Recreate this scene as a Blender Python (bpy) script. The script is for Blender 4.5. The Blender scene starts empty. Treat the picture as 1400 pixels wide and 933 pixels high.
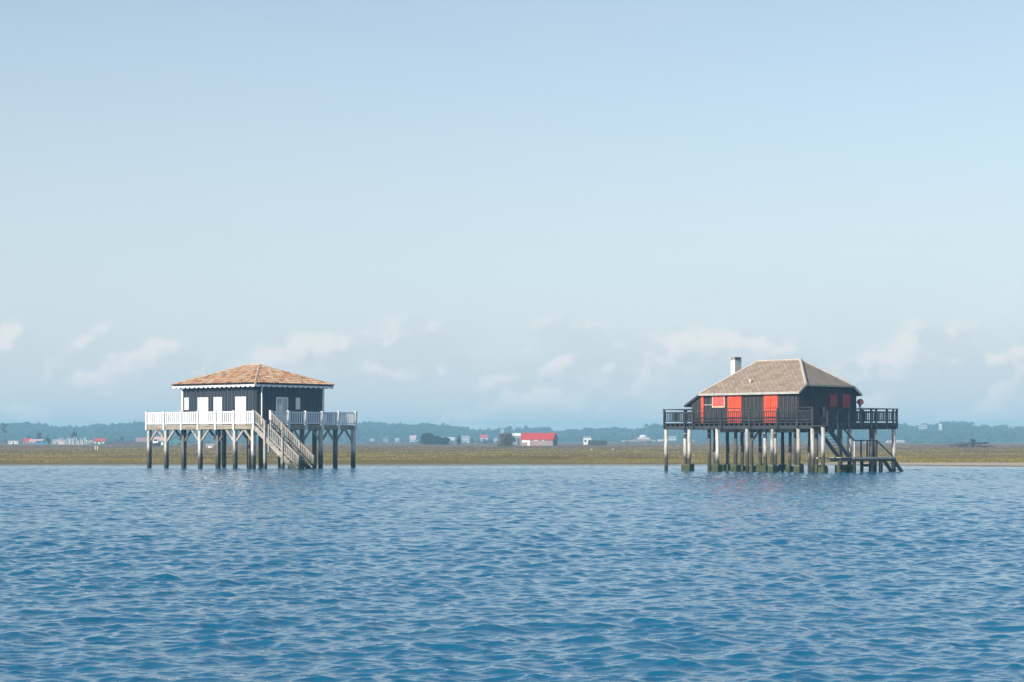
import bpy, math, random
import numpy as np
from mathutils import Vector, Matrix

C = bpy.context
S = C.scene
COL = S.collection
R = math.radians
rnd = random.Random(7)

# ------------------------------------------------------------------ camera, light, exposure
F, HOR, EYE = 2700.0, 603.0, 2.0          # focal length and horizon in photo pixels (1400 wide), eye height in metres
cd = bpy.data.cameras.new("camera")
cam = bpy.data.objects.new("camera", cd)
COL.objects.link(cam)
cam.location = (0, 0, EYE)
cam.rotation_euler = (R(90), 0, 0)
cd.sensor_width = 36.0
cd.lens = F / 1400 * 36
cd.shift_y = (HOR - 466.5) / 1400
cd.clip_start = 0.1
cd.clip_end = 8000
S.camera = cam

SUN_AZ, SUN_EL = 42.0, 25.0               # the sun stands behind the camera, to its left
sd = Vector((-math.sin(R(SUN_AZ)) * math.cos(R(SUN_EL)), -math.cos(R(SUN_AZ)) * math.cos(R(SUN_EL)), math.sin(R(SUN_EL))))
sl = bpy.data.lights.new("sun", 'SUN')
sun = bpy.data.objects.new("sun", sl)
COL.objects.link(sun)
sl.energy = 4.1
sl.angle = R(0.5)
sl.color = (1.0, 0.93, 0.84)
sun.rotation_euler = sd.to_track_quat('Z', 'Y').to_euler()
sun.location = (-60, -60, 60)

S.view_settings.view_transform = 'Standard'
S.view_settings.look = 'None'
S.view_settings.exposure = 0.48
S.view_settings.gamma = 1.0
S.view_settings.use_curve_mapping = False
S.render.engine = 'CYCLES'
cy = S.cycles
cy.use_denoising = True
cy.denoiser = 'OPENIMAGEDENOISE'
cy.use_adaptive_sampling = True
cy.adaptive_threshold = 0.01
cy.max_bounces = 6
cy.diffuse_bounces = 3
cy.glossy_bounces = 3
cy.volume_bounces = 1
cy.transparent_max_bounces = 6
cy.sample_clamp_indirect = 6


class NT:
    """tiny node-tree writer"""
    def __init__(s, tree):
        s.t = tree
        tree.nodes.clear()

    def n(s, kind, **kw):
        nd = s.t.nodes.new(kind)
        ins = kw.pop('ins', {})
        for k, v in kw.items():
            setattr(nd, k, v)
        for k, v in ins.items():
            sock = nd.inputs[k]
            if isinstance(v, bpy.types.NodeSocket):
                s.t.links.new(v, sock)
            else:
                sock.default_value = v
        return nd

    def math(s, op, a, b=0.0, c=None, clamp=False):
        nd = s.n('ShaderNodeMath', operation=op, use_clamp=clamp, ins={0: a, 1: b})
        if c is not None:
            if isinstance(c, bpy.types.NodeSocket):
                s.t.links.new(c, nd.inputs[2])
            else:
                nd.inputs[2].default_value = c
        return nd.outputs[0]

    def ramp(s, fac, stops, interp='LINEAR'):
        nd = s.n('ShaderNodeValToRGB', ins={'Fac': fac})
        cr = nd.color_ramp
        cr.interpolation = interp
        while len(cr.elements) > 1:
            cr.elements.remove(cr.elements[-1])
        for i, (p, c) in enumerate(stops):
            e = cr.elements[0] if i == 0 else cr.elements.new(p)
            e.position = p
            e.color = (*c, 1) if len(c) == 3 else c
        return nd.outputs['Color']

    def smooth(s, v, a, b):
        nd = s.n('ShaderNodeMapRange', interpolation_type='SMOOTHSTEP', ins={'Value': v, 'From Min': a, 'From Max': b})
        return nd.outputs[0]

    def noise(s, vec, scale, detail=3.0, rough=0.5, dist=0.0):
        nd = s.n('ShaderNodeTexNoise', ins={'Vector': vec, 'Scale': scale, 'Detail': detail, 'Roughness': rough, 'Distortion': dist})
        return nd.outputs['Fac']

    def mix(s, fac, a, b, blend='MIX'):
        nd = s.n('ShaderNodeMix', data_type='RGBA', blend_type=blend)
        for i, v in ((0, fac), (6, a), (7, b)):
            if isinstance(v, bpy.types.NodeSocket):
                s.t.links.new(v, nd.inputs[i])
            else:
                nd.inputs[i].default_value = v if i == 0 else ((*v, 1) if len(v) == 3 else v)
        return nd.outputs[2]

    def mapping(s, vec, scale=(1, 1, 1), rot=(0, 0, 0), loc=(0, 0, 0)):
        return s.n('ShaderNodeMapping', ins={'Vector': vec, 'Scale': scale, 'Rotation': rot, 'Location': loc}).outputs[0]


# ------------------------------------------------------------------ sky
SKY = 0.10
W = bpy.data.worlds.new("World")
S.world = W
W.use_nodes = True
t = NT(W.node_tree)
sky = t.n('ShaderNodeTexSky', sky_type='NISHITA', sun_disc=False, sun_elevation=R(SUN_EL), sun_rotation=R(180 + SUN_AZ),
          altitude=0, air_density=1.0, dust_density=0.2, ozone_density=0.7)
gen = t.n('ShaderNodeTexCoord').outputs['Generated']
sp = t.n('ShaderNodeSeparateXYZ', ins={0: gen})
az = t.math('ARCTAN2', sp.outputs[0], sp.outputs[1])
el = t.math('ARCSINE', sp.outputs[2])
p0 = t.n('ShaderNodeCombineXYZ', ins={0: az, 1: t.math('MULTIPLY', el, 1.25), 2: 0.37}).outputs[0]
p1 = t.n('ShaderNodeVectorMath', operation='ADD', ins={0: p0, 1: (-0.0045, 0.0065, 0)}).outputs[0]
nA = t.noise(p0, 23, 5, 0.48)
nB = t.noise(p1, 23, 5, 0.48)
# lumpy cloud bank: full near the horizon, thinning out to nothing at about three and a half degrees
bias = t.n('ShaderNodeMapRange', ins={'Value': el, 'From Min': 0.026, 'From Max': 0.066, 'To Min': 0.24, 'To Max': -0.12}).outputs[0]
dA = t.math('ADD', nA, bias)
dens = t.math('MULTIPLY', t.smooth(dA, 0.40, 0.60), t.math('SUBTRACT', 1.0, t.smooth(el, 0.052, 0.068)))
puff = t.smooth(t.math('SUBTRACT', nA, nB), -0.015, 0.085)
edge = t.math('MULTIPLY', puff, t.math('SUBTRACT', 1.0, t.smooth(dA, 0.62, 0.95)))
# thin veil of high cloud over the whole upper sky
pv = t.n('ShaderNodeCombineXYZ', ins={0: az, 1: t.math('MULTIPLY', el, 3.0), 2: 2.1}).outputs[0]
veil = t.noise(pv, 5.0, 4, 0.55)
base = t.n('ShaderNodeVectorMath', operation='SCALE', ins={0: sky.outputs[0], 'Scale': SKY}).outputs[0]
low = t.n('ShaderNodeMapRange', ins={'Value': el, 'From Min': 0.035, 'From Max': 0.29, 'To Min': 0.84, 'To Max': 0.03}).outputs[0]
veiled = t.mix(t.math('ADD', low, t.math('MULTIPLY', t.smooth(veil, 0.35, 0.75), 0.10)), base, (0.452, 0.508, 0.555))
CL_SHADE = (0.480, 0.525, 0.552)
CL_LIT = (0.67, 0.637, 0.625)
ccol = t.mix(edge, CL_SHADE, CL_LIT)
fin = t.mix(t.math('MULTIPLY', dens, 0.74), veiled, ccol)
bg = t.n('ShaderNodeBackground', ins={'Color': fin, 'Strength': 1.0})
out = t.n('ShaderNodeOutputWorld')
W.node_tree.links.new(bg.outputs[0], out.inputs[0])

# ------------------------------------------------------------------ materials


def material(name):
    m = bpy.data.materials.new(name)
    m.use_nodes = True
    t = NT(m.node_tree)
    b = t.n('ShaderNodeBsdfPrincipled')
    o = t.n('ShaderNodeOutputMaterial')
    t.t.links.new(b.outputs[0], o.inputs[0])
    return m, t, b


def setin(t, b, name, v):
    if isinstance(v, bpy.types.NodeSocket):
        t.t.links.new(v, b.inputs[name])
    else:
        b.inputs[name].default_value = (*v, 1) if isinstance(v, tuple) and len(v) == 3 else v


def bump(t, b, h, strength, dist):
    bm = t.n('ShaderNodeBump', ins={'Strength': strength, 'Distance': dist, 'Height': h})
    t.t.links.new(bm.outputs[0], b.inputs['Normal'])


MATS = {}


def paint(name, col, var=0.15, rough=0.55, scale=(6, 6, 1.2), wear=None, wear_amt=0.0, per_obj=0.0, tide=None):
    """painted or weathered wood: streaky along z, with worn patches, and a tide stain if asked for"""
    m, t, b = material(name)
    pos = t.n('ShaderNodeTexCoord').outputs['Object']
    oi = t.n('ShaderNodeObjectInfo').outputs['Random']
    off = t.n('ShaderNodeVectorMath', operation='ADD', ins={0: pos, 1: t.n('ShaderNodeCombineXYZ', ins={0: t.math('MULTIPLY', oi, 37.0), 1: t.math('MULTIPLY', oi, 11.0), 2: 0.0}).outputs[0]}).outputs[0]
    mp = t.mapping(off, scale)
    n1 = t.noise(mp, 1.6, 5, 0.65)
    lo = tuple(c * (1 - var) for c in col)
    hi = tuple(min(1, c * (1 + var)) for c in col)
    c = t.ramp(n1, [(0.3, lo), (0.7, hi)])
    if wear:
        n2 = t.noise(t.mapping(off, (scale[0] * .5, scale[1] * .5, scale[2] * 1.4)), 1.3, 6, 0.7)
        c = t.mix(t.math('MULTIPLY', t.smooth(n2, 0.5, 0.66), wear_amt), c, wear)
    if per_obj:
        k = t.math('MULTIPLY_ADD', oi, per_obj * 2, 1 - per_obj)
        c = t.mix(1.0, c, t.n('ShaderNodeCombineXYZ', ins={0: k, 1: k, 2: k}).outputs[0], 'MULTIPLY')
    if tide:
        z = t.n('ShaderNodeSeparateXYZ', ins={0: pos}).outputs[2]
        wob = t.math('MULTIPLY_ADD', t.noise(t.mapping(off, (7, 7, 1.5)), 1.2, 5, .7), 1.1, -0.55)
        zz = t.math('ADD', z, t.math('ADD', wob, t.math('MULTIPLY_ADD', oi, 0.5, -0.25)))
        c = t.mix(t.math('SUBTRACT', 1.0, t.smooth(zz, tide[0], tide[0] + 0.75)), c, tide[1])
        c = t.mix(t.math('SUBTRACT', 1.0, t.smooth(t.math('ADD', z, t.math('MULTIPLY', wob, .35)), 0.28, 0.5)), c, tide[2])
    setin(t, b, 'Base Color', c)
    b.inputs['Roughness'].default_value = rough
    bump(t, b, n1, 0.25, 0.02)
    MATS[name] = m
    return m


paint('white_paint', (0.80, 0.79, 0.77), 0.05, 0.45, wear=(0.58, 0.55, 0.50), wear_amt=0.35)
paint('navy_boards', (0.036, 0.043, 0.061), 0.18, 0.6, (9, 9, 0.8), wear=(0.09, 0.095, 0.11), wear_amt=0.3)
paint('black_boards', (0.041, 0.039, 0.039), 0.22, 0.65, (9, 9, 0.8), wear=(0.10, 0.095, 0.09), wear_amt=0.4)
paint('black_paint', (0.030, 0.031, 0.035), 0.3, 0.55, wear=(0.10, 0.10, 0.10), wear_amt=0.4, per_obj=.2)
paint('red_paint', (0.80, 0.075, 0.022), 0.12, 0.5, wear=(0.74, 0.17, 0.08), wear_amt=0.5)
paint('dull_red', (0.42, 0.045, 0.050), 0.15, 0.6, wear=(0.5, 0.1, 0.1), wear_amt=0.4)
paint('maroon', (0.11, 0.030, 0.036), 0.2, 0.6)
paint('weathered_wood', (0.38, 0.33, 0.265), 0.35, 0.8, (6, 6, 1.0), wear=(0.15, 0.125, 0.095), wear_amt=0.7, per_obj=.12)
paint('deck_edge', (0.33, 0.28, 0.21), 0.35, 0.8, (1.0, 1.0, 5), wear=(0.15, 0.12, 0.085), wear_amt=0.75)
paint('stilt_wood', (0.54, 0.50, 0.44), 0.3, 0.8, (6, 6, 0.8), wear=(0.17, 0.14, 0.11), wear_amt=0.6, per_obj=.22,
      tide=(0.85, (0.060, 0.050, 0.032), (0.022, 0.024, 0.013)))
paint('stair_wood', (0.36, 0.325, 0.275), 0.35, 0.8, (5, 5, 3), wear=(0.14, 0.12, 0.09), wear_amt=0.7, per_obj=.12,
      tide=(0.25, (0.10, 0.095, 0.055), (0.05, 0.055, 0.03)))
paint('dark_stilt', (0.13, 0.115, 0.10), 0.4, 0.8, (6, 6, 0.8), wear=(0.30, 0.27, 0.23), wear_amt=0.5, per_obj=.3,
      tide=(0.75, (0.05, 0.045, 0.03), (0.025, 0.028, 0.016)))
paint('pale_wood', (0.47, 0.44, 0.39), 0.25, 0.75, (3, 3, 3), wear=(0.25, 0.22, 0.18), wear_amt=0.6)
paint('footing', (0.12, 0.125, 0.075), 0.5, 0.85, (5, 5, 4), wear=(0.30, 0.29, 0.22), wear_amt=0.6, per_obj=.3,
      tide=(0.0, (0.06, 0.07, 0.03), (0.05, 0.062, 0.022)))
paint('mortar', (0.50, 0.44, 0.37), 0.2, 0.85, (3, 3, 3), wear=(0.36, 0.31, 0.26), wear_amt=0.5)
paint('cap_tile', (0.50, 0.37, 0.26), 0.25, 0.85, (5, 5, 5), wear=(0.62, 0.55, 0.46), wear_amt=0.6)
paint('render_white', (0.74, 0.72, 0.68), 0.12, 0.8, (3, 3, 3), wear=(0.45, 0.42, 0.38), wear_amt=0.5)
paint('chimney_cap', (0.30, 0.27, 0.24), 0.3, 0.9, (3, 3, 3))
paint('dark_inside', (0.02, 0.02, 0.022), 0.2, 0.8)
paint('cream_frame', (0.72, 0.55, 0.36), 0.1, 0.6)
paint('faded_red', (0.74, 0.10, 0.075), 0.2, 0.55, (14, 14, 0.6), wear=(0.78, 0.42, 0.36), wear_amt=0.85)
paint('far_white', (0.78, 0.77, 0.74), 0.06, 0.7, (1, 1, 1))
paint('far_pale', (0.58, 0.57, 0.55), 0.08, 0.7, (1, 1, 1))
paint('far_cream', (0.55, 0.47, 0.38), 0.15, 0.8, (1, 1, 1))
paint('far_pink', (0.60, 0.38, 0.34), 0.12, 0.8, (1, 1, 1))
paint('far_red', (0.52, 0.035, 0.022), 0.10, 0.7, (1, 1, 1))
paint('far_tile', (0.44, 0.19, 0.14), 0.2, 0.8, (1, 1, 1))
paint('far_brick', (0.33, 0.20, 0.18), 0.35, 0.85, (2, 2, 2), wear=(0.38, 0.33, 0.32), wear_amt=.6)
paint('far_grey', (0.30, 0.31, 0.32), 0.2, 0.8, (1, 1, 1))
paint('far_dark', (0.045, 0.045, 0.05), 0.35, 0.8, (1, 1, 1))
paint('far_navy', (0.06, 0.085, 0.13), 0.2, 0.8, (1, 1, 1))
paint('far_blue', (0.05, 0.26, 0.46), 0.2, 0.7, (1, 1, 1))
paint('far_green', (0.06, 0.20, 0.17), 0.2, 0.8, (1, 1, 1))
paint('far_glass', (0.04, 0.05, 0.06), 0.2, 0.2, (1, 1, 1))
paint('bark', (0.10, 0.075, 0.055), 0.3, 0.9, (4, 4, 1))
paint('tarred_timber', (0.035, 0.026, 0.025), 0.4, 0.8, (1, 1, 3), wear=(0.12, 0.085, 0.075), wear_amt=.5, per_obj=.3)
paint('bird_white', (0.8, 0.8, 0.78), 0.03, 0.7)


def glass_mat():
    m, t, b = material('window_glass')
    b.inputs['Base Color'].default_value = (0.03, 0.045, 0.06, 1)
    b.inputs['Roughness'].default_value = 0.06
    MATS['window_glass'] = m


glass_mat()


def sky_pane_mat():
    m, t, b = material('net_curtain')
    b.inputs['Base Color'].default_value = (0.40, 0.45, 0.50, 1)  # pale blue base colour stands in for sky reflected in the door panes
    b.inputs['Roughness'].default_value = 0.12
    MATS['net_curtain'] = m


sky_pane_mat()


def tile_mat(name, stops, rough=0.85, moss=None):
    m, t, b = material(name)
    at = t.n('ShaderNodeAttribute', attribute_name='tint').outputs['Fac']
    pos = t.n('ShaderNodeTexCoord').outputs['Object']
    c = t.ramp(at, stops)
    n1 = t.noise(pos, 9, 4, .6)
    c = t.mix(t.math('MULTIPLY', t.smooth(n1, .45, .7), .35), c, tuple(x * .55 for x in stops[0][1]))
    if moss:
        n2 = t.noise(t.mapping(pos, (1, 1, 1)), .8, 5, .65)
        c = t.mix(t.math('MULTIPLY', t.smooth(n2, .48, .68), moss[1]), c, moss[0])
    setin(t, b, 'Base Color', c)
    b.inputs['Roughness'].default_value = rough
    MATS[name] = m


tile_mat('clay_tile', [(0.0, (0.27, 0.12, 0.065)), (0.2, (0.56, 0.26, 0.12)), (0.5, (0.70, 0.40, 0.21)), (0.75, (0.78, 0.57, 0.37)), (1.0, (0.44, 0.34, 0.24))],
         moss=((0.40, 0.27, 0.16), .35))


def slate_mat():
    m, t, b = material('fibre_slate')
    uv = t.n('ShaderNodeUVMap', uv_map='slope').outputs[0]
    pos = t.n('ShaderNodeTexCoord').outputs['Object']
    ruv = t.mapping(uv, (1, 1, 1), (0, 0, R(45)))
    br = t.n('ShaderNodeTexBrick', offset=0.0, ins={'Vector': ruv, 'Color1': (0.40, 0.295, 0.215, 1), 'Color2': (0.26, 0.185, 0.13, 1), 'Mortar': (0.19, 0.145, 0.11, 1),
                                                    'Scale': 1.0, 'Mortar Size': 0.022, 'Mortar Smooth': 0.3, 'Brick Width': 0.25, 'Row Height': 0.25})
    n1 = t.noise(pos, 1.1, 6, .65)
    n2 = t.noise(pos, 7.0, 5, .7)
    c = t.mix(t.math('MULTIPLY', t.smooth(n1, .42, .68), .55), br.outputs['Color'], (0.37, 0.30, 0.20))
    c = t.mix(t.math('MULTIPLY', t.smooth(n2, .5, .72), .5), c, (0.15, 0.11, 0.085))
    n3 = t.noise(pos, 3.1, 5, .7)
    c = t.mix(t.math('MULTIPLY', t.smooth(n3, .56, .72), .5), c, (0.44, 0.41, 0.36))
    setin(t, b, 'Base Color', c)
    b.inputs['Roughness'].default_value = 0.9
    bump(t, b, br.outputs['Fac'], 0.5, -0.015)
    MATS['fibre_slate'] = m
    # the hipped end: long panels with seams running up the slope
    m, t, b = material('panel_slate')
    uv = t.n('ShaderNodeUVMap', uv_map='slope').outputs[0]
    pos = t.n('ShaderNodeTexCoord').outputs['Object']
    u = t.n('ShaderNodeSeparateXYZ', ins={0: uv}).outputs[0]
    w = t.math('PINGPONG', u, 0.30)
    seam = t.math('SUBTRACT', 1.0, t.smooth(w, 0.012, 0.035))
    n1 = t.noise(pos, 1.3, 6, .65)
    c = t.ramp(n1, [(.3, (0.21, 0.165, 0.13)), (.7, (0.33, 0.27, 0.205))])
    c = t.mix(t.math('MULTIPLY', seam, .75), c, (0.10, 0.08, 0.065))
    setin(t, b, 'Base Color', c)
    b.inputs['Roughness'].default_value = .9
    MATS['panel_slate'] = m


slate_mat()


def leaf_mat(name, cols, rough=0.75):
    m, t, b = material(name)
    at = t.n('ShaderNodeAttribute', attribute_name='tint').outputs['Fac']
    setin(t, b, 'Base Color', t.ramp(at, cols))
    b.inputs['Roughness'].default_value = rough
    b.inputs['Specular IOR Level'].default_value = 0.2
    MATS[name] = m


leaf_mat('pine_leaves', [(0, (0.028, 0.045, 0.022)), (.5, (0.045, 0.070, 0.032)), (1, (0.075, 0.095, 0.042))])
leaf_mat('dark_leaves', [(0, (0.020, 0.036, 0.022)), (1, (0.045, 0.070, 0.035))])
leaf_mat('bare_twigs', [(0, (0.10, 0.07, 0.06)), (1, (0.19, 0.13, 0.11))])


def marsh_cols(t, pos, lift):
    """banded marsh colours: long streaks along the shore"""
    sx = t.n('ShaderNodeSeparateXYZ', ins={0: pos})
    x, y = sx.outputs[0], sx.outputs[1]
    # plant zones follow the shore: narrow beside the water, wider further inland
    zone = t.math('LOGARITHM', t.math('MAXIMUM', t.math('SUBTRACT', y, 158.0), 1.0), 2.718)
    wob = t.math('MULTIPLY_ADD', t.noise(t.mapping(pos, (.02, .03, 0)), 1.0, 4, .6), 1.1, -.55)
    zp = t.n('ShaderNodeCombineXYZ', ins={0: t.math('MULTIPLY', x, .016), 1: t.math('MULTIPLY', t.math('ADD', zone, wob), 2.6), 2: 0.0}).outputs[0]
    zq = t.n('ShaderNodeCombineXYZ', ins={0: t.math('MULTIPLY', x, .05), 1: t.math('MULTIPLY', t.math('ADD', zone, t.math('MULTIPLY', wob, .5)), 9.0), 2: 4.0}).outputs[0]
    d = t.noise(zp, 1.0, 4, .6)
    e = t.noise(zq, 1.0, 4, .62)
    f = t.noise(t.mapping(pos, (0.5, 0.7, 0)), 1.0, 4, .7)
    k = lambda c: tuple(v * lift for v in c)
    zv = t.n('ShaderNodeMapRange', ins={'Value': t.math('ADD', zone, t.math('MULTIPLY', wob, .9)), 'From Min': 2.3, 'From Max': 6.3}).outputs[0]
    yg, mv, ol, br, gm = (.245, .195, .050), (.105, .060, .050), (.230, .165, .070), (.200, .125, .080), (.190, .118, .092)
    c = t.ramp(zv, [(.02, k(yg)), (.13, k(yg)), (.17, k(mv)), (.26, k(mv)), (.32, k(ol)), (.44, k(ol)), (.50, k(br)), (.58, k((.13, .115, .052))), (.66, k((.20, .165, .080))), (.76, k(gm)), (.95, k(gm))])
    c1 = t.ramp(d, [(.34, k((.095, .060, .054))), (.44, k((.165, .125, .062))), (.52, k((.205, .195, .050))), (.62, k((.225, .155, .090)))])
    c = t.mix(.50, c, c1)
    c2 = t.ramp(e, [(.32, k((.060, .042, .040))), (.44, k((.140, .105, .060))), (.55, k((.24, .20, .06))), (.70, k((.25, .18, .11)))])
    c = t.mix(.45, c, c2)
    far = t.smooth(y, 300, 620)
    c = t.mix(t.math('MULTIPLY', far, .8), c, t.mix(e, k((.135, .082, .070)), k((.235, .165, .135))))
    near = t.math('SUBTRACT', 1.0, t.smooth(y, 172, 187))
    c = t.mix(t.math('MULTIPLY', near, .25), c, t.mix(e, k((.17, .175, .035)), k((.25, .19, .06))))
    c = t.mix(t.math('MULTIPLY', t.smooth(f, .45, .75), .35), c, t.mix(.5, c, (.04, .032, .022)))
    return c


def marsh_mats():
    m, t, b = material('marsh_soil')
    pos = t.n('ShaderNodeNewGeometry').outputs['Position']
    c = marsh_cols(t, pos, 0.95)
    z = t.n('ShaderNodeSeparateXYZ', ins={0: pos}).outputs[2]
    sandn = t.noise(t.mapping(pos, (.15, .3, 0)), 1, 5, .6)
    zz = t.math('ADD', z, t.math('MULTIPLY_ADD', sandn, .10, -.05))
    sand = t.math('SUBTRACT', 1.0, t.smooth(zz, 0.10, 0.17))
    x = t.n('ShaderNodeSeparateXYZ', ins={0: pos}).outputs[0]
    scol = t.mix(t.smooth(x, 22, 30), (.19, .155, .075), (.52, .42, .31))
    wet = t.mix(t.smooth(zz, 0.0, 0.05), (.17, .14, .09), scol)
    c = t.mix(sand, c, wet)
    setin(t, b, 'Base Color', c)
    b.inputs['Roughness'].default_value = 0.95
    b.inputs['Specular IOR Level'].default_value = 0.15
    n = t.noise(pos, 2.0, 5, .7)
    bump(t, b, n, .6, .15)
    MATS['marsh_soil'] = m
    m, t, b = material('marsh_blades')
    pos = t.n('ShaderNodeNewGeometry').outputs['Position']
    at = t.n('ShaderNodeAttribute', attribute_name='tint').outputs['Fac']
    c = marsh_cols(t, pos, 1.15)
    k = t.math('MULTIPLY_ADD', at, 0.8, 0.6)
    c = t.mix(1.0, c, t.n('ShaderNodeCombineXYZ', ins={0: k, 1: k, 2: k}).outputs[0], 'MULTIPLY')
    setin(t, b, 'Base Color', c)
    b.inputs['Roughness'].default_value = 0.9
    b.inputs['Specular IOR Level'].default_value = 0.15
    MATS['marsh_blades'] = m
    m, t, b = material('wood_floor')
    pos = t.n('ShaderNodeNewGeometry').outputs['Position']
    setin(t, b, 'Base Color', t.ramp(t.noise(pos, .05, 5, .6), [(.3, (.030, .042, .022)), (.7, (.060, .070, .036))]))
    b.inputs['Roughness'].default_value = 1
    MATS['wood_floor'] = m


marsh_mats()


def water_mat():
    m, t, b = material('bay_water')
    pos = t.n('ShaderNodeNewGeometry').outputs['Position']
    n0 = t.noise(t.mapping(pos, (.03, .02, 0)), 1.0, 4, .55)
    setin(t, b, 'Base Color', t.mix(n0, (0.004, 0.116, 0.215), (0.006, 0.136, 0.248)))
    b.inputs['Roughness'].default_value = 0.03
    b.inputs['IOR'].default_value = 1.333
    n1 = t.noise(t.mapping(pos, (4.0, 6.0, 0), (0, 0, R(12))), 1.0, 4, .55, .4)
    n2 = t.noise(t.mapping(pos, (14.0, 19.0, 0), (0, 0, R(-9))), 1.0, 3, .5, .3)
    # rough chop of the open water, too fine for the mesh further out; the lee of the bank is smooth
    yy = t.n('ShaderNodeSeparateXYZ', ins={0: pos}).outputs[1]
    n3 = t.noise(t.mapping(pos, (1.7, 2.6, 0), (0, 0, R(8))), 1.0, 4, .55, .3)
    k3 = t.math('MULTIPLY', t.smooth(yy, 30, 100), t.math('SUBTRACT', 1.0, t.smooth(yy, 138, 152)))
    h = t.math('ADD', t.math('MULTIPLY', n1, 0.018), t.math('MULTIPLY', n2, 0.0045))
    h = t.math('ADD', h, t.math('MULTIPLY', t.math('MULTIPLY', n3, k3), 0.095))
    bump(t, b, h, 0.9, 1.0)
    MATS['bay_water'] = m


water_mat()

# ------------------------------------------------------------------ object helpers


def link(o, parent=None):
    COL.objects.link(o)
    if parent:
        o.parent = parent
    return o


def tag(o, label=None, cat=None, group=None, kind=None):
    if label: o["label"] = label
    if cat: o["category"] = cat
    if group: o["group"] = group
    if kind: o["kind"] = kind
    return o


def empty(name, loc, rz=0.0):
    o = bpy.data.objects.new(name, None)
    o.location = loc
    o.rotation_euler = (0, 0, rz)
    return link(o)


class MB:
    def __init__(s):
        s.v, s.f, s.mi, s.uv = [], [], [], {}

    def quad(s, pts, mi=0, uv=None):
        i = len(s.v)
        s.v += [tuple(p) for p in pts]
        if uv: s.uv[len(s.f)] = uv
        s.f.append(tuple(range(i, i + len(pts))))
        s.mi.append(mi)

    def box(s, a, b, mi=0):
        x0, y0, z0 = a
        x1, y1, z1 = b
        i = len(s.v)
        s.v += [(x0, y0, z0), (x1, y0, z0), (x1, y1, z0), (x0, y1, z0), (x0, y0, z1), (x1, y0, z1), (x1, y1, z1), (x0, y1, z1)]
        for q in ((3, 2, 1, 0), (4, 5, 6, 7), (0, 1, 5, 4), (1, 2, 6, 5), (2, 3, 7, 6), (3, 0, 4, 7)):
            s.f.append(tuple(i + k for k in q))
            s.mi.append(mi)
        return s

    def cbox(s, c, sz, mi=0):
        return s.box([c[k] - sz[k] / 2 for k in range(3)], [c[k] + sz[k] / 2 for k in range(3)], mi)

    def bar(s, p, q, w, h, up=(0, 0, 1), mi=0):
        """rectangular bar from p to q, w wide across, h deep along up"""
        p, q = Vector(p), Vector(q)
        d = (q - p).normalized()
        side = d.cross(Vector(up))
        if side.length < 1e-5: side = d.cross(Vector((1, 0, 0)))
        side.normalize()
        u = side.cross(d).normalized()
        i = len(s.v)
        for c in (p, q):
            for a, b in ((-1, -1), (1, -1), (1, 1), (-1, 1)):
                s.v.append(tuple(c + side * (a * w / 2) + u * (b * h / 2)))
        for f in ((3, 2, 1, 0), (4, 5, 6, 7), (0, 1, 5, 4), (1, 2, 6, 5), (2, 3, 7, 6), (3, 0, 4, 7)):
            s.f.append(tuple(i + k for k in f))
            s.mi.append(mi)
        return s

    def tube(s, pts, radii, n=10, mi=0, cap=True):
        """round tapered tube through points"""
        rings = []
        pts = [Vector(p) for p in pts]
        for k, (p, r) in enumerate(zip(pts, radii)):
            d = (pts[min(k + 1, len(pts) - 1)] - pts[max(k - 1, 0)]).normalized()
            a = d.cross(Vector((0, 1, 0.1))).normalized()
            b = d.cross(a).normalized()
            i = len(s.v)
            for j in range(n):
                an = 2 * math.pi * j / n
                s.v.append(tuple(p + a * (math.cos(an) * r) + b * (math.sin(an) * r)))
            rings.append(i)
        for k in range(len(rings) - 1):
            for j in range(n):
                s.f.append((rings[k] + j, rings[k] + (j + 1) % n, rings[k + 1] + (j + 1) % n, rings[k + 1] + j))
                s.mi.append(mi)
        if cap:
            s.f.append(tuple(rings[-1] + j for j in range(n)))
            s.mi.append(mi)
            s.f.append(tuple(rings[0] + n - 1 - j for j in range(n)))
            s.mi.append(mi)
        return s

    def build(s, name, mats, parent=None, smooth=False, fix=True):
        me = bpy.data.meshes.new(name)
        me.from_pydata(s.v, [], s.f)
        for m in ([mats] if isinstance(mats, str) else mats):
            me.materials.append(MATS[m])
        me.polygons.foreach_set('material_index', s.mi)
        if s.uv:
            ul = me.uv_layers.new(name='slope')
            for fi, uv in s.uv.items():
                for li, c in zip(me.polygons[fi].loop_indices, uv):
                    ul.data[li].uv = c
        if smooth:
            me.polygons.foreach_set('use_smooth', [True] * len(me.polygons))
        me.update()
        if fix:
            import bmesh
            bm = bmesh.new()
            bm.from_mesh(me)
            bmesh.ops.recalc_face_normals(bm, faces=bm.faces)
            bm.to_mesh(me)
            bm.free()
        o = bpy.data.objects.new(name, me)
        return link(o, parent)


def np_mesh(name, verts, faces, mat, tint=None, smooth=False, parent=None):
    """verts (n,3), faces (m,k) arrays -> one mesh object, tint per vertex"""
    me = bpy.data.meshes.new(name)
    n, (m, k) = len(verts), faces.shape
    me.vertices.add(n)
    me.vertices.foreach_set('co', np.ascontiguousarray(verts, np.float32).ravel())
    me.loops.add(m * k)
    me.loops.foreach_set('vertex_index', np.ascontiguousarray(faces, np.int32).ravel())
    me.polygons.add(m)
    me.polygons.foreach_set('loop_start', np.arange(0, m * k, k, dtype=np.int32))
    if smooth:
        me.polygons.foreach_set('use_smooth', np.ones(m, bool))
    me.materials.append(MATS[mat])
    if tint is not None:
        a = me.attributes.new('tint', 'FLOAT', 'POINT')
        a.data.foreach_set('value', np.ascontiguousarray(tint, np.float32))
    me.update(calc_edges=True)
    me.validate()
    o = bpy.data.objects.new(name, me)
    return link(o, parent)


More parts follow.
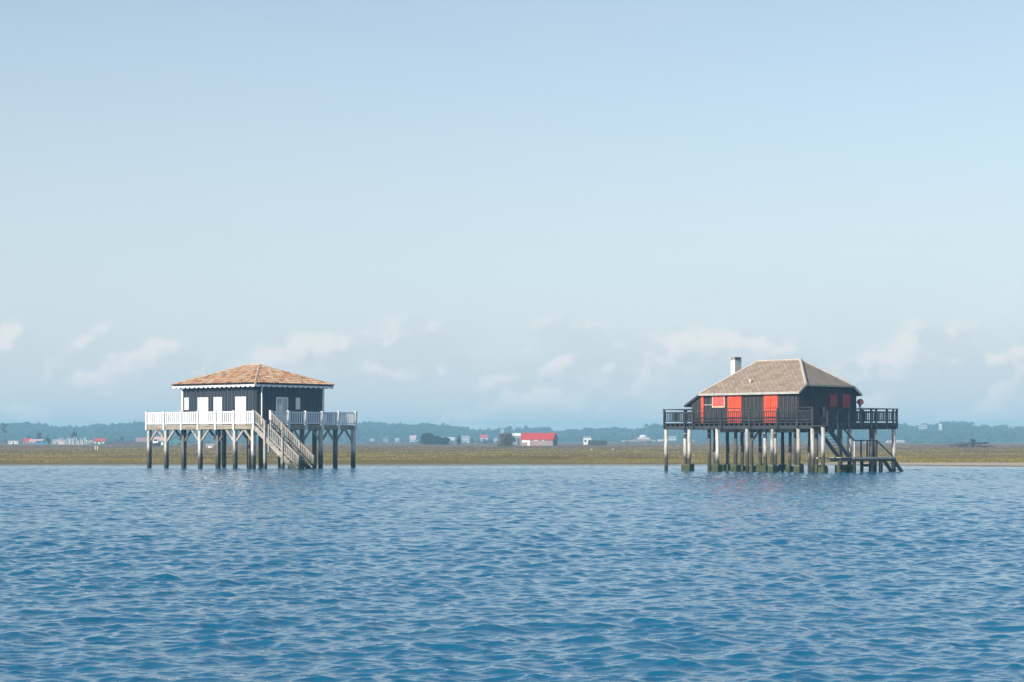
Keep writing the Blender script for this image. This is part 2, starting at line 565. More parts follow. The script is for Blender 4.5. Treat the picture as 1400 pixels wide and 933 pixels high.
def grid_faces(nr, nc):
    i = np.arange(nr * nc).reshape(nr, nc)
    return np.stack([i[:-1, :-1], i[:-1, 1:], i[1:, 1:], i[1:, :-1]], -1).reshape(-1, 4)


NR = np.random.default_rng(11)


def vnoise(x, y, seed, octaves=4, gain=.5):
    """smooth value noise for the terrain and the wave patches"""
    g = np.random.default_rng(seed)
    tab = g.random((256, 256))
    o, a, tot = np.zeros_like(x), 1.0, 0.0
    for k in range(octaves):
        xx, yy = x * 2 ** k + k * 17.3, y * 2 ** k + k * 5.1
        xi, yi = np.floor(xx).astype(int), np.floor(yy).astype(int)
        fx, fy = xx - xi, yy - yi
        fx, fy = fx * fx * (3 - 2 * fx), fy * fy * (3 - 2 * fy)
        q = lambda dx, dy: tab[(xi + dx) & 255, (yi + dy) & 255]
        o += a * ((q(0, 0) * (1 - fx) + q(1, 0) * fx) * (1 - fy) + (q(0, 1) * (1 - fx) + q(1, 1) * fx) * fy)
        tot += a
        a *= gain
    return o / tot


def sstep(v, a, b):
    k = np.clip((v - a) / (b - a), 0, 1)
    return k * k * (3 - 2 * k)


# ------------------------------------------------------------------ water
def build_water():
    rows = [9.0]
    while rows[-1] < 176:
        y = rows[-1]
        rows.append(y + min(0.22, 0.024 + 0.0012 * (y - 9)))
    Y = np.array(rows)
    nc = 820
    a = np.linspace(-1, 1, nc)
    a = 0.34 * a
    yy, aa = np.meshgrid(Y, a, indexing='ij')
    xx = aa * (yy + 4)
    g = np.random.default_rng(5)
    dx, dy, dz = np.zeros_like(xx), np.zeros_like(xx), np.zeros_like(xx)
    sp_y = np.gradient(Y)[:, None]
    nw = 120
    lam = np.exp(g.uniform(np.log(0.085), np.log(1.9), nw))
    for L in lam:
        k = 2 * math.pi / L
        th = R(-90 + 18) + g.normal(0, R(42))
        ux, uy = math.cos(th), math.sin(th)
        amp = 0.0051 * L * g.uniform(.6, 1.4) * (1.0 if L < .34 else (.34 / L) ** .6)
        ph = k * (ux * xx + uy * yy) + g.uniform(0, 6.283)
        fade = np.clip((L / sp_y - 2.2) / 2.0, 0, 1)
        # wave groups, so that no stretch of water repeats another
        gp = 0.55 + 0.9 * vnoise(xx / (L * 4.5) + g.uniform(0, 99), yy / (L * 3.0) + g.uniform(0, 99), int(L * 1000), 1)
        A = amp * fade * gp
        dz += A * np.cos(ph)
        s = -1.2 * A * np.sin(ph)
        dx += s * ux
        dy += s * uy
    gust = 0.45 + 1.1 * vnoise(xx / 22, yy / 16, 77, 3)
    calm = 1 - 0.8 * sstep(yy, 141, 156)
    k = gust * calm
    v = np.stack([xx + dx * k, yy + dy * k, dz * k], -1).reshape(-1, 3)
    o = np_mesh('water', v, grid_faces(len(Y), nc), 'bay_water', smooth=True)
    tag(o, 'choppy blue water of the bay', kind='structure')
    b = MB()
    b.quad([(-1650, -300, -.42), (1650, -300, -.42), (1650, 400, -.42), (-1650, 400, -.42)])
    o = b.build('bay_water', 'bay_water', fix=False)
    tag(o, 'wide blue water of the bay around the view', kind='structure')


build_water()


# ------------------------------------------------------------------ marsh
def shore(x):
    """distance of the marsh edge from the camera, along the view"""
    x = np.asarray(x, float)
    return 170 + 2.2 * (vnoise(x / 14 + 40, x * 0 + 3.3, 3, 3) - .5) * 2 + 3 * np.clip(np.abs(x) - 60, 0, 400) * .2 * 0


def beach(x):
    """how far the sandy shelf reaches out in front of the marsh edge"""
    return .5 + 17.5 * sstep(np.asarray(x, float), 24, 42) + 1.2 * vnoise(np.asarray(x, float) / 9, np.asarray(x, float) * 0 + 1, 9, 2)


def ground_z(x, y):
    x, y = np.asarray(x, float), np.asarray(y, float)
    e = shore(x)
    d = y - e
    b = beach(x)
    z = np.where(d < 0, np.clip(0.10 * (1 + d / b), -0.6, 0.10), 0.10)
    n = vnoise(x / 34, y / 3.6, 21, 4)
    z = z + 0.26 * sstep(d, 0, 2.5) + 0.22 * sstep(d, 40, 420) + (n - .5) * .42 * sstep(d, .5, 7)
    return z


def build_marsh():
    y = [140.0]
    while y[-1] < 1480:
        d = y[-1]
        y.append(d + (0.4 if 146 < d < 235 else min(14, .4 + (d - 140) * .006)))
    y = np.array(y + [1650, 2000, 2640])
    t_ = np.linspace(-1, 1, 620)
    yy, tt = np.meshgrid(y, t_, indexing='ij')
    xx = tt * (60 + yy * .62) + np.sign(tt) * np.abs(tt) ** 9 * 300
    zz = ground_z(xx, yy)
    o = np_mesh('marsh_ground', np.stack([xx, yy, zz], -1).reshape(-1, 3), grid_faces(len(y), 620), 'marsh_soil', smooth=True)
    tag(o, 'low flat salt marsh behind the water, olive and brown', kind='structure')


build_marsh()


def blades(cx, cy, h, w, per, spread, seed):
    """leaning grass blades: one thin triangle each"""
    g = np.random.default_rng(seed)
    n = len(cx)
    X = np.repeat(cx, per) + g.normal(0, 1, n * per) * np.repeat(spread, per)
    Yy = np.repeat(cy, per) + g.normal(0, 1, n * per) * np.repeat(spread, per)
    H = np.repeat(h, per) * g.uniform(.45, 1.15, n * per)
    Wd = np.repeat(w, per) * g.uniform(.6, 1.3, n * per)
    a = g.uniform(-.7, .7, n * per)
    z = ground_z(X, Yy)
    lx, ly = g.normal(0, .35, n * per) * H, g.normal(0, .35, n * per) * H
    ca, sa = np.cos(a), np.sin(a)
    v = np.stack([np.stack([X - ca * Wd, Yy - sa * Wd, z - .05], -1), np.stack([X + ca * Wd, Yy + sa * Wd, z - .05], -1),
                  np.stack([X + lx, Yy + ly, z + H], -1)], 1).reshape(-1, 3)
    f = np.arange(len(v)).reshape(-1, 3)
    tint = np.repeat(np.clip(np.repeat(g.random(n), per) * .6 + g.random(n * per) * .4, 0, 1), 3)
    return v, f, tint


def build_grass():
    V, Fc, T = [], [], []
    off = 0
    for lo, hi, n, hh, ww, per, sp_ in ((0, 26, 26000, .11, .05, 5, .24), (20, 110, 26000, .12, .09, 5, .50), (100, 420, 18000, .12, .16, 5, 1.3), (380, 1150, 14000, .15, .30, 4, 3.0)):
        g = np.random.default_rng(int(lo) + 3)
        d = lo + (hi - lo) * g.random(n) ** 1.0
        x = g.uniform(-1, 1, n) * (.36 * (170 + d) + 6)
        y = shore(x) + d + .2
        dens = vnoise(x / 9, y / 4, 31, 3)
        keep = dens > .47
        x, y = x[keep], y[keep]
        k = .55 + .9 * vnoise(x / 14, y / 5, 32, 2)
        v, f, tt = blades(x, y, hh * k, np.full(len(x), ww), per, np.full(len(x), sp_), int(hi))
        V.append(v)
        Fc.append(f + off)
        T.append(tt)
        off += len(v)
    o = np_mesh('marsh_grass', np.concatenate(V), np.concatenate(Fc), 'marsh_blades', np.concatenate(T))
    tag(o, 'olive and brown marsh grass along the low shore', 'grass', kind='stuff')


build_grass()


# ------------------------------------------------------------------ far wood
def leaf_cloud(centres, radii, per, size, seed, flat=1.0, shade=.5):
    """small leaf faces spread through many lobes; returns verts, quads, tint"""
    g = np.random.default_rng(seed)
    n = len(centres) * per
    d = g.normal(0, 1, (n, 3))
    d /= np.linalg.norm(d, axis=1)[:, None]
    rr = g.random(n) ** .45
    c = np.repeat(centres, per, 0)
    rad = np.repeat(radii, per, 0)
    p = c + d * rr[:, None] * rad
    s = size * g.uniform(.5, 1.3, n)
    a = g.normal(0, 1, (n, 3))
    a /= np.linalg.norm(a, axis=1)[:, None]
    b = np.cross(a, g.normal(0, 1, (n, 3)))
    b /= np.linalg.norm(b, axis=1)[:, None]
    a, b = a * s[:, None], b * s[:, None] * .7
    v = np.stack([p - a, p + b, p + a, p - b], 1).reshape(-1, 3)
    tint = np.clip(np.repeat(g.random(len(centres)), per) * .65 + g.random(n) * .35, 0, 1)
    return v, np.arange(len(v)).reshape(-1, 4), np.repeat(tint, 4)


SKYLINE = [(-260, 580), (-120, 575), (-60, 578), (0, 577), (20, 575), (40, 575), (60, 579), (100, 581), (130, 578), (160, 575), (175, 577), (186, 573.5), (200, 574), (240, 577), (300, 576), (360, 577),
           (420, 578), (480, 576), (515, 574.5), (540, 577), (565, 577), (590, 576), (604, 577), (612, 580), (640, 582), (672, 585), (690, 581), (705, 584), (724, 581), (735, 584), (745, 582), (756, 586),
           (770, 587), (778, 584), (800, 584), (830, 582.5), (850, 583), (862, 586), (872, 583), (888, 579), (900, 577.5), (915, 578), (960, 576), (1010, 579), (1060, 577), (1120, 579), (1180, 578), (1225, 577),
           (1240, 579), (1252, 580), (1264, 576), (1272, 580), (1280, 577), (1298, 573), (1310, 574), (1328, 574), (1333, 578), (1350, 578), (1370, 580), (1400, 581), (1440, 577), (1500, 580), (1560, 576), (1680, 579)]


def build_forest():
    g = np.random.default_rng(17)
    xs, ys = zip(*SKYLINE)
    C_, R_ = [], []
    for row, (Y, n, lo) in enumerate(((1880, 640, 1.0), (1800, 560, .90), (1720, 520, .74), (1640, 520, .56), (1570, 520, .38))):
        px = np.sort(g.uniform(-250, 1670, n))
        for p in px:
            yy = Y + g.uniform(-35, 35)
            top = EYE + (HOR - np.interp(p, xs, ys)) / F * 1850
            h = top * lo * g.uniform(.86, 1.03)
            x = (p - 700) / F * yy
            cw = g.uniform(3.2, 6.0)
            k = g.integers(3, 6)
            for j in range(k):
                C_.append((x + g.normal(0, cw * .45), yy + g.normal(0, cw * .4), h - cw * .45 - abs(g.normal(0, h * .16))))
                R_.append((cw * g.uniform(.45, .8), cw * .6, cw * g.uniform(.28, .5)))
            if row > 1 or g.random() < .6:
                for j in range(2):
                    C_.append((x + g.normal(0, 4), yy + g.normal(0, 4), h * g.uniform(.15, .5)))
                    R_.append((4.5, 4, h * .25))
    v, f, tt = leaf_cloud(np.array(C_), np.array(R_), 26, 1.15, 4)
    o = np_mesh('forest', v, f, 'pine_leaves', tt)
    tag(o, 'hazy blue green pine wood along the horizon', 'wood', kind='stuff')
    # the rising ground under the wood
    y = np.array([1480, 1530, 1600, 1700, 1800, 1900, 2050, 2640.])
    hh = np.array([.3, .8, 2.5, 6, 9.0, 11.5, 12, 11])
    x = np.linspace(-1640, 1640, 240)
    yy, xx = np.meshgrid(y, x, indexing='ij')
    zz = hh[:, None] * (.65 + .5 * vnoise(xx / 160, yy / 160, 8, 3))
    o = np_mesh('hill', np.stack([xx, yy, zz], -1).reshape(-1, 3), grid_faces(len(y), 240), 'wood_floor', smooth=True)
    tag(o, 'low wooded rise on the far shore', kind='structure')


build_forest()


def build_scrub():
    g = np.random.default_rng(23)
    for name, mat, n, y0, y1, label in (('scrub', 'dark_leaves', 240, 1120, 1260, 'low dark green scrub along the foot of the far wood'),
                                        ('brushwood', 'bare_twigs', 300, 1010, 1150, 'low bare reddish brushwood at the far edge of the marsh')):
        C_, R_ = [], []
        for k in range(n):
            yy = g.uniform(y0, y1)
            x = g.uniform(-.33, .33) * yy
            if vnoise(np.array([x / 45.]), np.array([y0 * .1]), 55, 2)[0] < .46: continue
            hh = g.uniform(.5, 1.5) * (.6 + .9 * vnoise(np.array([x / 30.]), np.array([3.]), 56, 2)[0])
            for j in range(3):
                C_.append((x + g.normal(0, 1.6), yy + g.normal(0, 1), float(ground_z(np.array([x]), np.array([yy]))[0]) + hh * g.uniform(.3, .8)))
                R_.append((g.uniform(1.2, 2.6), 1.4, hh * .55))
        v, f, tt = leaf_cloud(np.array(C_), np.array(R_), 22, .42, 6)
        o = np_mesh(name, v, f, mat, tt)
        tag(o, label, 'scrub', kind='stuff')


# ------------------------------------------------------------------ the stilt house with the clay roof
build_scrub()


def hip_cap(mb, p, q, r):
    mb.tube([Vector(p), Vector(q)], [r, r], 8)


def barrel_tiles(name, slopes, mat, parent, col=.29, course=.40):
    """rows of curved clay tiles on each slope: slope = (eave start, eave end, top start, top end)"""
    g = np.random.default_rng(3)
    V, Fc, T = [], [], []
    for e0, e1, t0, t1 in slopes:
        e0, e1, t0, t1 = map(Vector, (e0, e1, t0, t1))
        sdir = (e1 - e0)
        Sx = sdir.length
        sdir.normalize()
        s0, s1 = (t0 - e0).dot(sdir), (t1 - e0).dot(sdir)
        upv = (t0 - e0) - sdir * s0
        T_ = upv.length
        upv.normalize()
        nrm = sdir.cross(upv).normalized()
        if nrm.z < 0: nrm = -nrm
        nc = int(Sx / col)
        for c in range(nc):
            s = (c + .5) * Sx / nc
            tm = T_
            if s0 > 1e-3: tm = min(tm, s * T_ / s0)
            if Sx - s1 > 1e-3: tm = min(tm, (Sx - s) * T_ / (Sx - s1))
            k, tt = 0, -.06
            while tt < tm:
                a, b = tt, min(tt + course + .05, tm + .04)
                tint = float(np.clip(g.normal(.5, .26), 0, 1))
                w0, w1 = Sx / nc * .56, Sx / nc * .46
                base = len(V)
                for (ta, wd, lift) in ((a, w0, .045), (b, w1, .008)):
                    for j in range(6):
                        an = math.pi * j / 5
                        p = e0 + sdir * (s + math.cos(an) * wd + g.normal(0, .003)) + upv * ta + nrm * (math.sin(an) * .11 + lift)
                        V.append(tuple(p))
                        T.append(tint)
                for j in range(5):
                    Fc.append((base + j, base + j + 1, base + 7 + j, base + 6 + j))
                tt += course
    return np_mesh(name, np.array(V), np.array(Fc), mat, np.array(T), parent=parent)


def hip_underlay(mb, slopes, drop):
    for e0, e1, t0, t1 in slopes:
        d = Vector((0, 0, -drop))
        pts = [Vector(e0) + d, Vector(e1) + d, Vector(t1) + d]
        if (Vector(t0) - Vector(t1)).length > .01: pts.append(Vector(t0) + d)
        mb.quad(pts)


def boarded_wall(mb, a, b, z0, z1, nrm, pitch=.19, thick=.07, ztop=None):
    """vertical cover boards on a wall from a to b (x, y); ztop(s) may give the height at distance s"""
    a, b = Vector((*a, 0)), Vector((*b, 0))
    L = (b - a).length
    d = (b - a) / L
    n = Vector((*nrm, 0))
    k = int(L / pitch)
    for i in range(k):
        s = (i + .5) * L / k
        top = z1 if ztop is None else ztop(s)
        c = a + d * s + n * (thick / 2 + .001 + (.006 if i % 2 else 0.0))
        wdt = L / k * (1.0 if i % 2 == 0 else .55)
        mb.bar(c + Vector((0, 0, z0)), c + Vector((0, 0, top - .005)), wdt - .006, thick, up=n)


def rail_panel(root, a, b, z0, z1, mat, bw, pitch, rail=.08, thick=.05, name='rail_panel', mid=None, parent=None):
    """balustrade bay between posts: rails and balusters in one mesh; a, b are (x, y) and z may slope with dz"""
    a, b = Vector((*a, 0)), Vector((*b, 0))
    L = (b - a).length
    d = (b - a) / L
    m = MB()
    up = Vector((0, 0, 1))
    m.bar(a + up * (z1 - rail / 2), b + up * (z1 - rail / 2), thick * 1.5, rail)
    m.bar(a + up * (z0 + rail / 2), b + up * (z0 + rail / 2), thick, rail)
    if mid: m.bar(a + up * mid, b + up * mid, thick, rail * .6)
    n = max(1, int(L / pitch))
    for i in range(n):
        p = a + d * ((i + .5) * L / n)
        m.bar(p + up * (z0 + rail), p + up * (z1 - rail), bw, thick * .6, up=d.cross(up))
    return m.build(name, mat, root if parent is None else parent)


def post(root, x, y, z0, z1, w, mat, name='railing_post', cap=0.0, parent=None):
    m = MB().box((x - w / 2, y - w / 2, z0), (x + w / 2, y + w / 2, z1))
    if cap:
        m.box((x - w / 2 - cap, y - w / 2 - cap, z1), (x + w / 2 + cap, y + w / 2 + cap, z1 + .035))
    return m.build(name, mat, parent or root)


def square_stilt(root, x, y, top, mat, w=.25):
    return MB().box((x - w / 2, y - w / 2, -1.2), (x + w / 2, y + w / 2, top)).build('stilt', mat, root)


def round_stilt(root, x, y, top, mat, r=.15, foot=.46, lean=0.0):
    q = random.Random(int(x * 131 + y * 37))
    pts, rad = [], []
    for k in range(7):
        z = -1.2 + (top + 1.2) * k / 6
        pts.append((x + q.uniform(-.02, .02) + lean * (1 - k / 6), y + q.uniform(-.02, .02), z))
        rad.append(r * q.uniform(.9, 1.08) * (1.06 - .02 * k))
    o = MB().tube(pts, rad, 10).build('stilt', mat, root, smooth=False)
    if foot:
        m = MB()
        w = foot * q.uniform(.92, 1.08)
        m.box((x - w / 2, y - w / 2, -1.0), (x + w / 2, y + w / 2, .42 + q.uniform(-.08, .08)))
        m.build('footing', 'footing', o)
    return o


def house_clay():
    L, Wd = 8.02, 6.8
    root = empty('stilt_house', (-19.55, 149.0, 0), R(-40))
    tag(root, 'navy boarded stilt house with orange clay tile roof and white balustrade', 'stilt house', 'stilt houses standing in the bay')
    x0, x1, y0, y1 = -L / 2, L / 2, -Wd / 2, Wd / 2
    D = 3.18                                     # deck level
    top = 6.02                                   # wall head
    # walls
    m = MB()
    m.box((x0, y0, D - .04), (x1, y1, top))
    boarded_wall(m, (x0, y0), (x1, y0), D, top, (0, -1))
    boarded_wall(m, (x1, y0), (x1, y1), D, top, (1, 0))
    boarded_wall(m, (x0, y1), (x0, y0), D, top, (-1, 0))
    boarded_wall(m, (x1, y1), (x0, y1), D, top, (0, 1))
    m.build('wall', 'navy_boards', root)
    # corner boards
    for (cx_, cy_) in ((x0, y0), (x1, y1)):
        q = MB().box((cx_ - .093, cy_ - .093, D), (cx_ + .093, cy_ + .093, top - .02))
        q.build('corner_board', 'white_paint', root)
    # roof
    o = .58
    ze = 6.16
    zr = 7.62
    rl = .72
    ex0, ex1, ey0, ey1 = x0 - o, x1 + o, y0 - o, y1 + o
    slopes = [((ex0, ey0, ze), (ex1, ey0, ze), (-rl, 0, zr), (rl, 0, zr)),
              ((ex1, ey0, ze), (ex1, ey1, ze), (rl, 0, zr), (rl, 0, zr)),
              ((ex1, ey1, ze), (ex0, ey1, ze), (rl, 0, zr), (-rl, 0, zr)),
              ((ex0, ey1, ze), (ex0, ey0, ze), (-rl, 0, zr), (-rl, 0, zr))]
    rf = barrel_tiles('roof', slopes, 'clay_tile', root)
    m = MB()
    hip_underlay(m, slopes, .01)
    hip_underlay(m, slopes, .09)
    for a, b in (((ex0, ey0), (ex1, ey0)), ((ex1, ey0), (ex1, ey1)), ((ex1, ey1), (ex0, ey1)), ((ex0, ey1), (ex0, ey0))):
        m.quad([(*a, ze - .01), (*b, ze - .01), (*b, ze - .09), (*a, ze - .09)])
    m.build('roof_boarding', 'dark_inside', rf, fix=False)
    caps = MB()
    for cx_, cy_, rx in ((ex0, ey0, -rl), (ex1, ey0, rl), (ex1, ey1, rl), (ex0, ey1, -rl)):
        n = 13
        for k in range(n):
            a = Vector((cx_, cy_, ze + .06)).lerp(Vector((rx, 0, zr + .06)), k / n)
            b = Vector((cx_, cy_, ze + .06)).lerp(Vector((rx, 0, zr + .06)), (k + 1.08) / n)
            caps.tube([a, b], [.12, .09], 8)
        caps.build('hip_cap', 'cap_tile', rf, smooth=False)
        caps = MB()
    caps = MB()
    for k in range(4):
        a = Vector((-rl, 0, zr + .05)).lerp(Vector((rl, 0, zr + .05)), k / 4)
        b = Vector((-rl, 0, zr + .05)).lerp(Vector((rl, 0, zr + .05)), (k + 1.08) / 4)
        caps.tube([a, b], [.12, .09], 8)
    caps.build('ridge_cap', 'cap_tile', rf)
    # scalloped white fascia, one board per side
    def scallop(a, b):
        m = MB()
        a, b = Vector((*a, 0)), Vector((*b, 0))
        Ln = (b - a).length
        n = int(Ln / .50)
        d = (b - a) / Ln
        nr = Vector((d.y, -d.x, 0))
        st = 8
        tops, bots = [], []
        for i in range(n * st + 1):
            p = a + d * (Ln * i / (n * st))
            ph = (i % st) / st
            drop = .10 + .14 * math.sqrt(max(0, 1 - (2 * ph - 1) ** 2))
            tops.append(p + Vector((0, 0, ze - .06)))
            bots.append(p + Vector((0, 0, ze - drop)))
        for i in range(len(tops) - 1):
            for k, off in ((0, nr * .03), (1, nr * 0)):
                m.quad([tops[i] + off, bots[i] + off, bots[i + 1] + off, tops[i + 1] + off])
            m.quad([bots[i], bots[i] + nr * .03, bots[i + 1] + nr * .03, bots[i + 1]])
            m.quad([tops[i], tops[i] + nr * .03, tops[i + 1] + nr * .03, tops[i + 1]])
        m.build('fascia_board', 'white_paint', root, fix=False)
    scallop((ex0, ey0), (ex1, ey0))
    scallop((ex1, ey0), (ex1, ey1))
    scallop((ex1, ey1), (ex0, ey1))
    scallop((ex0, ey1), (ex0, ey0))
    # white shutters and doors on the sunny face
    def leaf_panel(name, a, b, z0, z1, axis, plane, mat='white_paint', leaves=2, t_=.05):
        m = MB()
        n = leaves
        for k in range(n):
            s0 = a + (b - a) * k / n + .006
            s1 = a + (b - a) * (k + 1) / n - .006
            nb = max(2, int((s1 - s0) / .14))
            for j in range(nb):
                q0 = s0 + (s1 - s0) * j / nb + .004
                q1 = s0 + (s1 - s0) * (j + 1) / nb - .004
                if axis == 'y': m.box((q0, plane - t_, z0), (q1, plane, z1))
                else: m.box((plane, q0, z0), (plane + t_, q1, z1))
            for zz in (z0 + (z1 - z0) * .18, z0 + (z1 - z0) * .82):
                if axis == 'y': m.box((s0 + .02, plane - t_ - .018, zz - .04), (s1 - .02, plane - t_ + .002, zz + .04))
                else: m.box((plane + t_ - .002, s0 + .02, zz - .04), (plane + t_ + .018, s1 - .02, zz + .04))
        return m.build(name, mat, root)
    pf = y0 - .085
    leaf_panel('window_shutter', -3.72, -3.22, 4.33, 5.25, 'y', pf, leaves=1)
    leaf_panel('door', -2.22, -1.02, D + .02, 5.24, 'y', pf)
    leaf_panel('door', -.44, .51, D + .02, 5.24, 'y', pf)
    leaf_panel('door', 1.95, 3.10, D + .02, 5.24, 'y', pf)
    # glazed door and a small window on the shaded face
    pr = x1 + .085
    m = MB()
    a, b, z0, z1 = -1.48, -.30, D + .02, 5.22
    m.box((pr, a, z0), (pr + .06, a + .09, z1))
    m.box((pr, b - .09, z0), (pr + .06, b, z1))
    m.box((pr, a + .09, z1 - .10), (pr + .06, b - .09, z1))
    m.box((pr, (a + b) / 2 - .05, z0), (pr + .055, (a + b) / 2 + .05, z1 - .10))
    for zz in (z0, z0 + .62):
        m.box((pr, a + .09, zz), (pr + .05, (a + b) / 2 - .05, zz + .10))
        m.box((pr, (a + b) / 2 + .05, zz), (pr + .05, b - .09, zz + .10))
    dr = m.build('glazed_door', 'white_paint', root)
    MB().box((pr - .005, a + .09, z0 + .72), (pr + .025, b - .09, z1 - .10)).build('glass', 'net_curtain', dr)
    MB().box((pr - .005, a + .09, z0 + .1), (pr + .03, b - .09, z0 + .62)).build('door_panel', 'white_paint', dr)
    MB().box((pr + .026, -1.22, z0 + .72), (pr + .034, -.93, z1 - .55)).build('curtain', 'white_paint', dr)  # upright white strip laid over the pane
    leaf_panel('window_shutter', .50, .96, 4.34, 5.21, 'x', pr, leaves=1)
    # rain pipe
    m = MB().tube([(x1 + .18, -2.97, D), (x1 + .18, -2.97, 5.86), (x1 + .5, -2.97, 6.02)], [.055] * 3, 8)
    m.build('drainpipe', 'white_paint', root)
    # deck
    dx0, dx1, dy0, dy1 = -6.11, 5.84, -5.2, 5.14
    m = MB()
    k = int((dx1 - dx0 - .1) / .16)
    for i in range(k):
        a = dx0 + .05 + i * (dx1 - dx0 - .1) / k
        m.box((a, dy0 + .05, D - .05), (a + (dx1 - dx0 - .1) / k - .008, dy1 - .05, D))
    m.build('deck', 'weathered_wood', root)
    m = MB()
    m.box((dx0, dy0, 2.84), (dx1, dy0 + .08, D - .02))
    m.box((dx0, dy1 - .08, 2.84), (dx1, dy1, D - .02))
    m.box((dx0, dy0 + .08, 2.84), (dx0 + .08, dy1 - .08, D - .02))
    m.box((dx1 - .08, dy0 + .08, 2.84), (dx1, dy1 - .08, D - .02))
    m.build('deck_fascia', 'deck_edge', root)
    m = MB()
    for yy in np.linspace(dy0 + .7, dy1 - .7, 9):
        m.box((dx0 + .1, yy - .05, 2.9), (dx1 - .1, yy + .05, D - .055))
    m.build('joists', 'weathered_wood', root)
    # balustrade
    zt = 4.14
    fx = [-6.11, -4.03, -2.06, -.19, 1.72, 3.67, 5.78]
    for i, x in enumerate(fx):
        post(root, x + (.06 if i == 0 else 0), dy0 - .03, 2.80, zt + .03, .15, 'white_paint', cap=.015)
    for a, b in zip(fx[:-1], fx[1:]):
        rail_panel(root, (a + .085 + (.06 if a < -6 else 0), dy0 - .02), (b - .085, dy0 - .02), D + .06, zt, 'white_paint', .138, .2, .09, .045)
    ry = [-3.65, -1.89, -.15, 1.55, 3.26, 5.06]
    for i, y in enumerate(ry):
        post(root, dx1 + .03, y, 2.80, zt + .03, .17, 'white_paint', cap=.015)
    for a, b in zip(ry[:-1], ry[1:]):
        rail_panel(root, (dx1 + .02, a + .09), (dx1 + .02, b - .09), D + .06, zt, 'white_paint', .115, .2, .09, .045)
    bx = np.linspace(-6.0, 5.7, 7)
    for i, x in enumerate(bx[:-1]):
        post(root, x, dy1 + .02, 2.80, zt + .03, .15, 'white_paint', cap=.015)
        rail_panel(root, (x + .085, dy1 + .02), (bx[i + 1] - .085, dy1 + .02), D + .06, zt, 'white_paint', .10, .195, .09, .045)
    lyy = np.linspace(dy0, dy1, 6)
    for i in range(5):
        rail_panel(root, (dx0 - .02, lyy[i] + .08), (dx0 - .02, lyy[i + 1] - .08), D + .06, zt, 'white_paint', .10, .195, .09, .045)
        if i: post(root, dx0 - .03, lyy[i], 2.80, zt + .03, .15, 'white_paint', cap=.015)
    # stilts with knee braces
    def braces(o, x, y, along, left=True, right=True, mat='weathered_wood', reach=.95):
        for s, on in ((-1, left), (1, right)):
            if not on: continue
            p = Vector((x, y, 1.98))
            q = Vector((x, y, 2.84))
            if along == 'x':
                p.x += s * .10; q.x += s * reach
            else:
                p.y += s * .10; q.y += s * reach
            MB().bar(p, q, .10, .15).build('brace', mat, o)
    fy = dy0 + .17
    for i, x in enumerate((-5.97, -4.0, -.18, 3.61, 5.54)):
        o = square_stilt(root, x, fy, 2.86, 'stilt_wood')
        braces(o, x, fy, 'x', left=i > 0, right=i < 4)
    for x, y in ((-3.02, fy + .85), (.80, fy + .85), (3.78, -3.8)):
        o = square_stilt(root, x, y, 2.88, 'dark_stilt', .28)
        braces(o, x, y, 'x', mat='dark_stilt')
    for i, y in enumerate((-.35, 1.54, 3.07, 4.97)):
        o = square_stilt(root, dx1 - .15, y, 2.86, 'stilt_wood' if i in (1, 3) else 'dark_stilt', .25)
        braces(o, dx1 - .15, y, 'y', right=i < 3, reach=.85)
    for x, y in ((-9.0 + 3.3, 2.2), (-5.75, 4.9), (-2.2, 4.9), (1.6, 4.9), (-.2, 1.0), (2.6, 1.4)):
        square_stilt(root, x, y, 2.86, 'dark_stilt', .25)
    # stairs from the front corner down to the water
    st = empty('staircase', (0, 0, 0))
    st.parent = root
    ya, yb = dy0 + .03, -3.70
    xa, xb = dx1 + .02, 10.45
    za, zb = D - .02, -.16
    sl_ = (zb - za) / (xb - xa)
    for y in (ya, yb):
        MB().bar((xa, y, za - .22), (xb, y, zb - .22), .07, .34, up=(0, 0, 1)).build('stringer', 'stair_wood', st)
    n = 16
    for k in range(1, n):
        x = xa + (xb - xa) * k / n
        z = za + (zb - za) * k / n
        if z < -.05: break
        MB().box((x - .15, ya + .04, z - .05), (x + .15, yb - .04, z)).build('tread', 'stair_wood', st)
    def sl_panel(y, s0, s1, mat='stair_wood'):
        m = MB()
        zf = lambda x: za + sl_ * (x - xa)
        m.bar((s0, y, zf(s0) + .98), (s1, y, zf(s1) + .98), .08, .09)
        m.bar((s0, y, zf(s0) + .22), (s1, y, zf(s1) + .22), .05, .08)
        k = int((s1 - s0) / .17)
        for i in range(k):
            x = s0 + (i + .5) * (s1 - s0) / k
            m.bar((x, y, zf(x) + .24), (x, y, zf(x) + .95), .085, .035, up=(0, 1, 0))
        m.build('handrail_panel', mat, st)
    def st_post(x, y, z0, up_=1.08, w=.16):
        z = za + sl_ * (x - xa)
        MB().box((x - w / 2, y - w / 2, z0), (x + w / 2, y + w / 2, z + up_)).build('stair_post', 'stair_wood', st)
    for a, b in ((5.9, 6.90), (7.40, 8.70), (8.86, 10.26)):
        sl_panel(ya, a, b)
    for a, b in ((5.95, 7.07), (7.23, 8.87), (9.03, 10.26)):
        sl_panel(yb, a, b)
    st_post(6.98, ya - .06, -1.2, w=.2)
    st_post(7.32, ya, 1.2, w=.12)
    st_post(8.78, ya - .06, -1.2, w=.2)
    st_post(10.35, ya, -1.2)
    st_post(7.15, yb, -1.2, w=.18)
    st_post(8.95, yb, .3)
    st_post(10.33, yb, -1.2)
    return root


house_clay()


